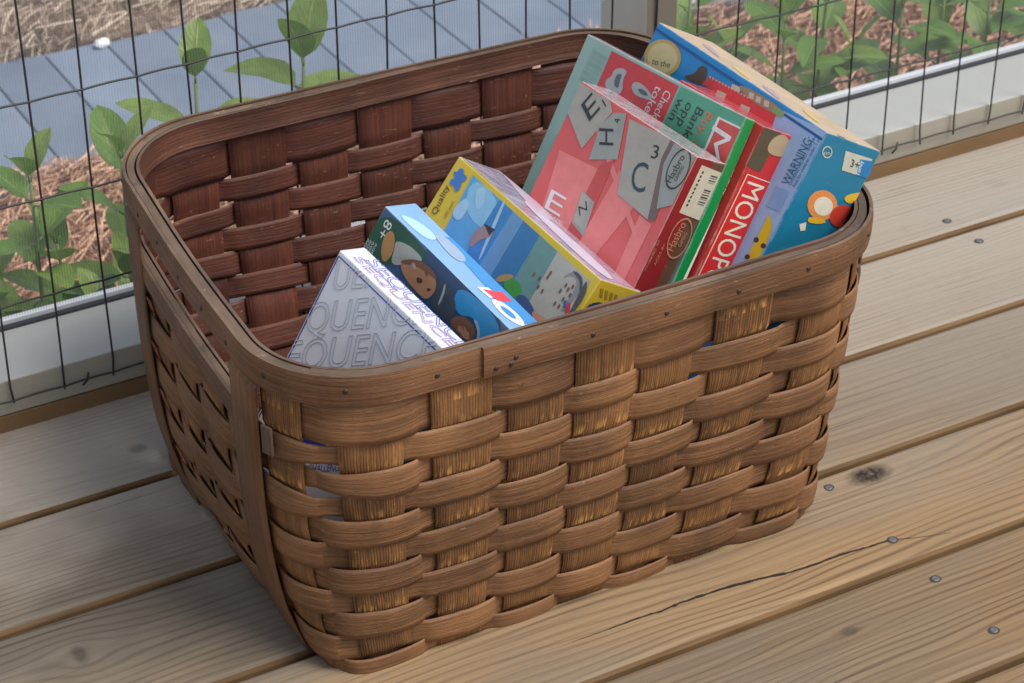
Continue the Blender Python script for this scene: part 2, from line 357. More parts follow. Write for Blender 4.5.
# shrubs: stem, paired leaves
def leaf_mat():
    t = NT('shrub_leaf'); p = t.obj(); r = t.island(); u = t.uv(); x, y = t.xyz(u)[0:2]
    c = t.mix(r, (.13, .27, .04), (.36, .48, .11)); c = t.mix(t.mapr(t.noise(p, 60, 3, .6), .4, .7, 0., .4), c, (.06, .15, .05))
    vein = t.mapr(t.math('ABSOLUTE', y), .0, .09, 1., 0.); side = t.math('ABSOLUTE', t.math('SINE', t.math('MULTIPLY', t.math('ADD', x, t.math('MULTIPLY', t.math('ABSOLUTE', y), -.35)), 26.)))
    c = t.mix(t.math('MULTIPLY', vein, .7), c, (.36, .48, .16)); c = t.mix(t.mapr(side, .0, .16, .28, 0.), c, (.26, .38, .14))
    t.col(c, t.mapr(t.noise(p, 30, 2), .3, .7, .32, .5)); t.b.inputs['Subsurface Weight'].default_value = 0.
    # thin leaf: some light comes through
    tr = t.node('ShaderNodeBsdfTranslucent'); t.put(tr.inputs[0], t.mix(.5, c, (.25, .45, .05))); mx = t.node('ShaderNodeMixShader'); mx.inputs[0].default_value = .3
    t.l.new(t.b.outputs[0], mx.inputs[1]); t.l.new(tr.outputs[0], mx.inputs[2]); t.l.new(mx.outputs[0], t.out.inputs[0])
    t.bump(t.math('ADD', t.math('MULTIPLY', vein, -1.), t.math('MULTIPLY', side, .25)), .5, .0015); return t.mat
LEAF, STEM = leaf_mat(), plain('shrub_stem', (.17, .24, .07), .6, nscale=30)
LEAF2 = leaf_mat(); LEAF2.name = 'shrub_leaf_bronze'
def leaf(mb, base, d, up, L, W, curl=.25, fold=.25):
    d = Vector(d).normalized(); s = d.cross(Vector(up)).normalized(); n = s.cross(d).normalized(); base = Vector(base)
    nu, nv = 9, 4; P = []
    for i in range(nu + 1):
        a = i / nu; w = W * .5 * (math.sin(math.pi * a ** .92)) ** .6 * (1 if a < 1 else 0) + .0006
        c = base + d * (L * a * (1 - .1 * curl * a)) - n * (curl * L * a * a) ; row = []
        for j in range(-nv, nv + 1):
            q = j / nv; row.append(tuple(c + s * (w * q) + n * (fold * w * abs(q) + .04 * w * math.sin(a * 14 + j))))
        P.append(row)
    mb.grid(P, uv=lambda i, j: (i / nu, (j - nv) / nv))
def shrub(x, y, ztop, lean, seed, label, leaves=7, L=.068, phase=None, step=.042, low=9):
    rd = random.Random(seed); o = tag(empty('leafy_shrub', (x, y, ZG)), label, 'shrub', 'broad leaved shrubs beyond the screen')
    H = ztop - ZG; lm, sm = MB(), MB()
    pt_ = lambda a: Vector((lean[0] * a * a, lean[1] * a * a, H * a))
    sm.tube([pt_(i / 12) for i in range(13)], .0042, 7, 0, .0018)
    ph = rd.uniform(0, 3.14) if phase is None else phase
    z = H
    for k in range(leaves + low):
        a = max(.15, z / H); c = pt_(a); top = k == 0
        for s_ in (0, 1):
            an = ph + math.pi * s_ + rd.uniform(-.25, .25) + k * 1.45
            el = rd.uniform(1.05, 1.3) if top else rd.uniform(.25, .85) - .02 * k
            ll = L * (rd.uniform(.62, .85) if top else rd.uniform(.85, 1.15)); d = Vector((math.cos(an) * math.cos(el), math.sin(an) * math.cos(el), math.sin(el)))
            pe = c + d * .010; sm.tube([c, pe], .0014, 5)
            leaf(lm, pe, d, (0, 0, 1) if el < 1.2 else (-math.cos(an), -math.sin(an), .2), ll, ll * rd.uniform(.48, .6), rd.uniform(.05, .45), rd.uniform(.1, .4))
        z -= step * rd.uniform(.8, 1.2) * (.6 if top else 1)
        if z < .1: break
    lm.build('leaves', LEAF, o, smooth=True, recalc=False); sm.build('stem', STEM, o, smooth=True)
    return o
SH = [
 (.795, 2.15, .185, (.012, 0), 'slim shrub shoot standing left of the middle, upright leaf pair against the blue path', dict(leaves=2, low=0, phase=1.2, L=.075, step=.075)),
 (.915, 2.16, .17, (.02, 0), 'tall slim shrub shoot with long side leaf just above the back rim of the basket', dict(leaves=3, low=0, phase=.9, L=.095)),
 (.705, 2.13, .125, (.01, .01), 'shrub shoot with bright green upright tip beside the back left corner of the basket', dict(leaves=2, low=8, phase=.3)),
 (.600, 2.12, .135, (.01, 0), 'bushy shrub at the left edge of the view, brownish bud on top', dict(leaves=8, phase=.6)),
 (.655, 2.12, .045, (-.02, .02), 'low broad leaved shrub between the left edge shrub and the basket', dict(leaves=8)),
 (.575, 2.10, -.02, (.0, .0), 'lowest leaf clump at the left edge, touching the sill', dict(leaves=6)),
 (.665, 2.09, -.03, (.0, .0), 'low leaf clump touching the sill halfway between left edge and basket', dict(leaves=6, L=.07)),
 (.560, 2.12, .03, (.0, .0), 'low shrub in the lower left corner of the screen, just above the sill', dict(leaves=8)),
 (.700, 2.10, .00, (.0, .0), 'low shrub pressed against the screen right beside the basket corner', dict(leaves=7)),
 (1.41, 2.16, .150, (.02, 0), 'shrub immediately right of the wall stud with pale round leaves', dict(leaves=6, L=.07)),
 (1.47, 2.15, .060, (.01, 0), 'shrub behind the long blue box, two dark leaves spread like wings', dict(leaves=6)),
 (1.56, 2.15, .080, (.0, 0), 'shrub with purplish brown leaf in the middle of the right hand opening', dict(leaves=7)),
 (1.615, 2.17, .110, (.02, 0), 'tall narrow shrub shoot with upright leaf in the right hand opening', dict(leaves=4, L=.075)),
 (1.655, 2.14, .020, (.0, 0), 'shrub with one big upright dark leaf above the white sill', dict(leaves=6)),
 (1.735, 2.15, .060, (.0, 0), 'shrub with large glossy leaf next to the last pair of wires but two', dict(leaves=7, L=.09)),
 (1.80, 2.15, .070, (.0, 0), 'dense shrub at upper right with overlapping dark leaves', dict(leaves=7)),
 (1.865, 2.14, .050, (.0, 0), 'shrub in front of the pale rock at upper right', dict(leaves=7)),
 (1.94, 2.14, .030, (.0, 0), 'rightmost shrub, cut off by the edge of the view', dict(leaves=7)),
]
for i, (x, y, zt, ln, lb, kw) in enumerate(SH): shrub(x, y, zt, ln, 100 + i * 7, lb, **kw)
FRONT_U = (.085, .232, .36, .48, .595, .735, .90)
LAP_U = .262
# ------------------------------------------------------------------ the basket
HB = .30; PITCH = .0243; ROW_TOP_OFFSET = .0
TOPQ = [(.581, 1.404), (1.148, 1.396), (1.151, 1.853), (.611, 1.866)]
BASQ = [(.613, 1.414), (1.093, 1.409), (1.095, 1.775), (.612, 1.790)]
def rrect(quad, rad, bow, N=60):
    """closed curve as 4 sides, each from corner-arc middle to corner-arc middle, N samples a side"""
    Q = [Vector((x, y)) for x, y in quad]; out = []
    arcs = []
    for i in range(4):
        p, a, b = Q[i], Q[i - 1], Q[(i + 1) % 4]; r = rad[i]
        d0 = (a - p).normalized(); d1 = (b - p).normalized(); s = p + d0 * r; e = p + d1 * r
        # quadratic-like arc through conic of the corner
        arc = []
        for k in range(17):
            t = k / 16; w = .7071
            B0, B1, B2 = (1 - t) ** 2, 2 * t * (1 - t) * w, t * t
            arc.append((s * B0 + p * B1 + e * B2) / (B0 + B1 + B2))
        arcs.append(arc)
    for i in range(4):
        A, B = arcs[i], arcs[(i + 1) % 4]
        pts = A[8:] + [A[16].lerp(B[0], k / 24) for k in range(1, 24)] + B[:9]
        d = [0]
        for k in range(1, len(pts)): d.append(d[-1] + (pts[k] - pts[k - 1]).length)
        L = d[-1]; side = (Q[(i + 1) % 4] - Q[i]).normalized(); nrm = Vector((side.y, -side.x)); o = []
        j = 0
        for k in range(N + 1):
            t = k / N * L
            while j < len(d) - 2 and d[j + 1] < t: j += 1
            f = (t - d[j]) / max(1e-9, d[j + 1] - d[j]); q = pts[j].lerp(pts[j + 1], f)
            s = k / N; o.append(q + nrm * bow[i] * (math.sin(math.pi * s) ** 2))
        out.append(o)
    return out
TC = rrect(TOPQ, (.095, .085, .08, .085), (.004, .004, .003, .004)); BC = rrect(BASQ, (.03, .03, .03, .03), (.0, .0, .0, .0)); NS = 60
def csample(C, u):
    u %= 4; i = int(u); s = (u - i) * NS; k = min(int(s), NS - 1); return C[i][k].lerp(C[i][k + 1], s - k)
def blend(z, u=0):
    t = max(0., min(1., z / HB)); i = (u % 4)
    left = math.exp(-((min(abs(i - 3.45), 4 - abs(i - 3.45))) / .55) ** 2)      # the left end is fuller low down
    p = 1.5 + 4.5 * left
    return 1 - (1 - t) ** p
def wallp(u, z):
    g = blend(z, u); q = csample(BC, u).lerp(csample(TC, u), g); return Vector((q.x, q.y, z))
def frame_at(u, z):
    e = .012; a = wallp(u - e, z); b = wallp(u + e, z); t = (b - a).normalized(); up = (wallp(u, min(HB, z + .01)) - wallp(u, max(0, z - .01))).normalized()
    n = t.cross(up).normalized(); return t, n, up
# stakes: (u, half width) - parity alternates round the basket
STK = []
for s in FRONT_U: STK.append(s)
for s in (1.02, 1.21, 1.40, 1.59, 1.78, 1.96): STK.append(s)
for s in (2.10, 2.23, 2.36, 2.49, 2.62, 2.75, 2.88): STK.append(s)
for s in (3.02, 3.27, 3.45, 3.62, 3.79, 3.93): STK.append(s)
assert len(STK) % 2 == 0
def stake_index(u):
    u %= 4; n = len(STK)
    for i in range(n):
        a = STK[i]; b = STK[(i + 1) % n] + (4 if i == n - 1 else 0); uu = u if u >= STK[0] else u + 4
        if a <= uu < b: return i + (uu - a) / (b - a)
    return 0.
def sgnpow(x, p): return math.copysign(abs(x) ** p, x)
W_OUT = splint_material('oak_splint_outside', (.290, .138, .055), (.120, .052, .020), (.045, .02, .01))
# row 0 is the wide one under the rim
ROWS = [(.2515, .0385)] + [(.2515 - .0205 - PITCH * (k + .5) , .0256 + .0007 * math.sin(k * 2.7)) for k in range(9)] + [(.0080, .0158)]
ROW_TOP_OFFSET = (HB - (.2515 - .0205))
W_STK = splint_material('oak_stake_outside', (.325, .150, .052), (.125, .053, .018), (.038, .017, .009), worn=.8)
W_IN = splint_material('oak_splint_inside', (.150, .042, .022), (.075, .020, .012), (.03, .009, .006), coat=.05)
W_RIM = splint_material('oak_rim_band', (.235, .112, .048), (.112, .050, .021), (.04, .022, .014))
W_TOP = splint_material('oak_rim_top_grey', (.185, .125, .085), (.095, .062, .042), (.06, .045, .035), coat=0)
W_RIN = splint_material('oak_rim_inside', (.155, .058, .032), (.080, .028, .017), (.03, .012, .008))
basket = tag(empty('basket', (.85, 1.62, 0)), 'large brown woven wood splint basket full of board games, standing on the deck', 'basket')
BINV = Matrix.Translation((-.85, -1.62, 0))
def bp(mb, name, mats, parent=None, **k):
    o = mb.build(name, mats, parent or basket, **k)
    if parent is None: o.matrix_parent_inverse = BINV
    return o
def slab(mb, C, thick, closed=False, uvf=None, mats=(0, 1, 0)):
    """C[i][j] = (point, normal): a strip of real thickness; outer face mats[0], inner mats[1], edges mats[2]"""
    n, k = len(C), len(C[0]); O = [[p + nn * thick / 2 for p, nn in r] for r in C]; I = [[p - nn * thick / 2 for p, nn in r] for r in C]
    b0 = len(mb.v)
    for r in O: mb.v += [tuple(q) for q in r]
    b1 = len(mb.v)
    for r in I: mb.v += [tuple(q) for q in r]
    rng_i = range(n if closed else n - 1)
    for i in rng_i:
        i2 = (i + 1) % n
        for j in range(k - 1):
            uv = [uvf(i, j), uvf(i + 1, j), uvf(i + 1, j + 1), uvf(i, j + 1)]
            mb.face([b0 + i * k + j, b0 + i2 * k + j, b0 + i2 * k + j + 1, b0 + i * k + j + 1], mats[0], uv)
            mb.face([b1 + i * k + j, b1 + i * k + j + 1, b1 + i2 * k + j + 1, b1 + i2 * k + j], mats[1], [uv[0], uv[3], uv[2], uv[1]])
        for j in (0, k - 1):
            uv = [uvf(i, j), uvf(i + 1, j), uvf(i + 1, j), uvf(i, j)]
            mb.face([b0 + i * k + j, b1 + i * k + j, b1 + i2 * k + j, b0 + i2 * k + j], mats[2], uv)
    if not closed:
        for i in (0, n - 1):
            for j in range(k - 1):
                mb.face([b0 + i * k + j, b0 + i * k + j + 1, b1 + i * k + j + 1, b1 + i * k + j], mats[2], [(0, 0)] * 4)
HOLE_U = (3.13, 3.87)
def in_handle(u): u %= 4; return HOLE_U[0] < u < HOLE_U[1] 
def in_rhandle(u): u %= 4; return 1.13 < u < 1.87
for r, (zc, hh) in enumerate(ROWS):
    M = 420; C = []; us = [4 * i / M for i in range(M)]; jit = rng.normal(0, 1, 64)
    runs = [us]
    if r == 0:   # the wide row stops at the hand holds in both ends
        runs = [[u for u in us if u >= 3.87] + [4 + u for u in us if u <= 1.13], [u for u in us if 1.87 <= u <= 3.13]]
    mb = MB()
    for run in runs:
        C = []; ln = [0.]
        for u in run:
            k = stake_index(u); i0 = int(k); sgn = 1 if (i0 + r) % 2 == 0 else -1
            w = sgnpow(math.cos(math.pi * (k - i0)), .55) * sgn      # +1 over a stake, -1 behind it
            w *= 1 + .07 * jit[(i0 * 5 + r * 3) % 64]
            z = zc + .0012 * math.sin(u * 3.1 + r) + .0009 * math.sin(u * 11 + r * 1.7) + .0004 * math.sin(u * 23 + r * 4.1)
            t, n, up = frame_at(u, z); rowp = []
            hw = hh / 2 * (1 + .04 * jit[(int(k + .5) * 3 + r) % 64] * .6)
            cg = min(abs(u - .01), abs(u - 4.01)); hw *= 1 - (.34 * math.exp(-(cg / .05) ** 2) if r in (1, 2, 3) else 0)
            if 2.05 < u < 2.95 and r: hw *= .86 + .04 * math.sin(u * 9 + r * 2.2)
            for j in range(7):
                v = -1 + 2 * j / 6; zz = z + v * hw; p = wallp(u, zz) if zz > 0.001 else wallp(u, .001) - up * (.001 - zz)
                off = (.0040 if w > 0 else .0030) * w + (.0007 * (1 - v * v) * max(0, w)) - .0006 * v * max(0, w)
                rowp.append((p + n * off, n))
            C.append(rowp)
            if len(C) > 1: ln.append(ln[-1] + (C[-1][3][0] - C[-2][3][0]).length)
        closed = len(runs) == 1; ln.append(ln[-1] + .01)
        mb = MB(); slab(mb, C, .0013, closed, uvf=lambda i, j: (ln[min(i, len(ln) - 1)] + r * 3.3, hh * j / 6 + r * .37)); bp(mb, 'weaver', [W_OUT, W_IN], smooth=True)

for i, u in enumerate(STK):
    half = .0275 + .0018 * math.sin(i * 2.9)
    side = 'end' if int(u) in (1, 3) else 'long'
    if side == 'end': half = .027
    corner = u in (1.02, 1.96, 3.02, 3.93)
    if corner: half = .021
    mb = MB(); C = []; ln = [0.]; M = 64
    zt = .296 if not (in_handle(u) or in_rhandle(u)) else .229
    # half width in u, from metres
    def du(z): return .02 / max(1e-4, (wallp(u + .02, z) - wallp(u, z)).length)
    for m in range(M + 1):
        z = zt * (1 - m / M); 
        rr = None; w = 0.
        if z > ROWS[0][0] - ROWS[0][1] / 2: rr = 0; 
        else: rr = 1 + (ROWS[0][0] - ROWS[0][1] / 2 - z) / PITCH - .5
        # smooth push-pull against the weavers
        ph = 0. if rr == 0 else rr
        sgn = 1 if i % 2 == 1 else -1      # +: stake in front at row 0
        w = math.cos(math.pi * ph) * sgn
        t, n, up = frame_at(u, z); row = []
        hwid = half * (1 - .22 * (1 - z / HB)) ; d = du(z) * hwid
        for j in range(5):
            v = -1 + 2 * j / 4; uu = u + v * d; q = wallp(uu, z); _, n2, _ = frame_at(uu, z)
            row.append((q + n2 * (.0014 * w - (.0022 if z < .014 else 0)), n2))
        C.append(row)
        if m: ln.append(ln[-1] + (C[-1][2][0] - C[-2][2][0]).length)
    # the stake folds under the floor
    n = Vector((0, 0, -1)); tt, nn, _ = frame_at(u, .0); 
    for q in (.03, .06):
        C.append([(C[M][j][0] - nn * q + Vector((0, 0, .0005 + .001 * (i % 2))), n) for j in range(5)]); ln.append(ln[-1] + .03)
    slab(mb, C, .0012, False, uvf=lambda a, j: (ln[min(a, len(ln) - 1)] + (HB - zt), .05 * j / 4 + i * .23))
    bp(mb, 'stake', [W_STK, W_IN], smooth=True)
# floor of crossed splints
mb = MB()
for k in range(7):
    x = .625 + .075 * k
    if x + .05 < 1.09: mb.box(x, x + .05, 1.425, 1.775, .0065, .0080)
for k in range(5):
    y = 1.43 + .07 * k; mb.box(.622, 1.085, y, y + .05, .0088, .0100)
bp(mb, 'floor', [W_IN])
# rim: outer band (lapped), core, inner band
def band(u0, u1, z0, z1, off, thick, name, mats, extra=None, parent=None, zw=None, M=260, face_m=(0, 0, 0), rows=5):
    mb = MB(); C = []; ln = [0.]
    for i in range(M + 1):
        f = i / M; u = u0 + (u1 - u0) * f; e = extra(f) if extra else 0; dz = zw(u) if zw else 0; row = []
        for j in range(rows):
            v = j / (rows - 1); z = z0 + (z1 - z0) * v + dz; t, n, up = frame_at(u, min(z, HB)); q = wallp(u, min(z, HB)); q.z = z
            rnd = -.0009 if j in (0, rows - 1) else 0
            row.append((q + n * (off + e + rnd), n))
        C.append(row)
        if i: ln.append(ln[-1] + (C[-1][1][0] - C[-2][1][0]).length)
    slab(mb, C, thick, False, uvf=lambda a, j: (ln[min(a, len(ln) - 1)], .03 * j / (rows - 1)), mats=face_m)
    return bp(mb, name, mats, parent, smooth=False)
zw = lambda u: .0009 * math.sin(u * 4.3 + 1)
rim = band(LAP_U, LAP_U + 4.13, .2725, .3002, .0058, .0030, 'rim_band', [W_RIM, W_RIM, W_TOP], extra=lambda f: .0030 * max(0, 1 - f / .97), zw=zw, face_m=(0, 1, 2), M=300)
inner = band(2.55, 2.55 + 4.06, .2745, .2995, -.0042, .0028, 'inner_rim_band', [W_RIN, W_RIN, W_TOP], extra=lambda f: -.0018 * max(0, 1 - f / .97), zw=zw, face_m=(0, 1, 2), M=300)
core = band(0, 4, .280, .2988, .0008, .0066, 'rim_core', [W_TOP, W_TOP, W_TOP], zw=zw, face_m=(0, 1, 2), M=260)
# hand holds: a lower bar across each end, laminated like the rim
for a, b in ((3.06, 3.94), (1.06, 1.94)):
    hb = band(a + (.0 if a < 2 else .02), b - .09, .2120, .2335, .0068, .0028, 'handle_bar', [W_RIM, W_RIN, W_TOP], face_m=(0, 1, 2), M=70)
    band(a + .05, b - .10, .2120, .2325, -.0034, .0024, 'inner_bar', [W_RIN, W_RIN, W_TOP], face_m=(0, 1, 2), M=70)
    band(a + .05, b - .10, .2180, .2315, .0017, .0052, 'bar_core', [W_TOP, W_TOP, W_TOP], face_m=(0, 1, 2), M=70)
# wide straps over the ends, from the rim to the floor
for u, hw in ((3.835, .0225), (3.185, .0215), (1.860, .0215), (1.125, .0215)):
    mb = MB(); C = []; ln = [0.]; M = 46
    for m in range(M + 1):
        z = .2735 * (1 - m / M) + .0005; d = .02 / (wallp(u + .02, z) - wallp(u, z)).length * hw * (1.0 - .12 * (1 - z / HB)); row = []
        for j in range(5):
            v = -1 + j / 2; uu = u + v * d; _, n2, _ = frame_at(uu, z); tk = max(0, (z - .2) / .075)
            row.append((wallp(uu, z) + n2 * (.0080 - .0034 * max(0., 1 - z / .05) - (.0048 * max(0, (z - .2685) / .005) if z > .2685 else 0)), n2))
        C.append(row)
        if m: ln.append(ln[-1] + (C[-1][2][0] - C[-2][2][0]).length)
    slab(mb, C, .0018, False, uvf=lambda a, j: (ln[min(a, len(ln) - 1)] + u, .045 * j / 4 + u), mats=(0, 1, 0))
    bp(mb, 'strap', [W_RIM, W_IN], smooth=True)
# cut-off splint end tucked beside the front strap
mb = MB(); C = []
for m in range(6):
    z = .240 - .026 * m / 5; row = []
    for j in range(3):
        uu = 3.905 + .022 * j / 2; _, n2, _ = frame_at(uu, z); row.append((wallp(uu, z) + n2 * .0105, n2))
    C.append(row)
slab(mb, C, .0026, False, uvf=lambda a, j: (.01 * a, .01 * j)); bp(mb, 'splint_end', [W_TOP, W_IN])
# rivets round the rim
RIV = plain('dark_rivet', (.045, .032, .024), .5, metal=.3, nscale=200)
def rivet(u, z, off):
    t, n, up = frame_at(u, z); c = wallp(u, z) + n * off; mb = MB(); b = 0; N = 12
    for rr, h in ((.0023, -.0002), (.0020, .0005), (.0012, .0008), (.00005, .0009)):
        mb.v += [tuple(c + (t * math.cos(2 * math.pi * i / N) + up * math.sin(2 * math.pi * i / N)) * rr + n * h) for i in range(N)]
    for a in range(3):
        for i in range(N):
            j = (i + 1) % N; mb.face([a * N + i, a * N + j, (a + 1) * N + j, (a + 1) * N + i])
    o = mb.build('rivet', [RIV], rim, smooth=True); o.matrix_parent_inverse = Matrix(); return o
u = .06
for i in range(30):
    uu = .045 + i * .1333 + rng.normal(0, .006); f = ((uu - LAP_U) % 4) / 4.13
    rivet(uu, .2855 + rng.normal(0, .0012), .0058 + .0015 + .0030 * max(0, 1 - f / .97) + .0001)
for uu in (LAP_U + .02, LAP_U + .045): rivet(uu, .2800, .0104)
BOX={
'scrabble':([0.96454, 1.623, 0.37663],[[0.13354, -0.4845, 0.86454], [-0.98963, -0.01866, 0.14241], [-0.05287, -0.87459, -0.48197]],[0.1555, 0.34, 0.038]),
'mbox':([1.03462, 1.73168, 0.36068],[[0.0347, -0.5004, 0.8651], [-0.99531, -0.09555, -0.01534], [0.09034, -0.8605, -0.50137]],[0.2476, 0.36, 0.012]),
'monop':([1.04382, 1.58833, 0.37389],[[0.09471, -0.4909, 0.86605], [-0.99529, -0.06473, 0.07215], [0.02065, -0.86881, -0.49472]],[0.1142, 0.36, 0.042]),
'blue':([1.08793, 1.69451, 0.37537],[[0.03378, -0.50226, 0.86406], [-0.99943, -0.01505, 0.03033], [-0.00223, -0.86459, -0.50248]],[0.2518, 0.36, 0.0705]),
'puzzle':([0.85807, 1.65248, 0.31715],[[0.13283, -0.5736, 0.80829], [-0.98043, 0.04353, 0.19201], [-0.14532, -0.81798, -0.55659]],[0.2025, 0.29, 0.0577]),
'eight':([0.7439, 1.56629, 0.34083],[[0.22323, -0.403, 0.88756], [-0.92326, 0.20466, 0.32513], [-0.31268, -0.89202, -0.32638]],[0.1612, 0.25, 0.0387]),
'seq':([0.68818, 1.5365, 0.33015],[[0.23912, -0.39699, 0.88613], [-0.92667, 0.17927, 0.33037], [-0.29001, -0.90014, -0.32501]],[0.1309, 0.2, 0.0297]),
'purple':([0.79518, 1.66, 0.28128],[[0.13283, -0.5736, 0.80829], [-0.98043, 0.04353, 0.19201], [-0.14532, -0.81798, -0.55659]],[0.11, 0.24, 0.03]),
}
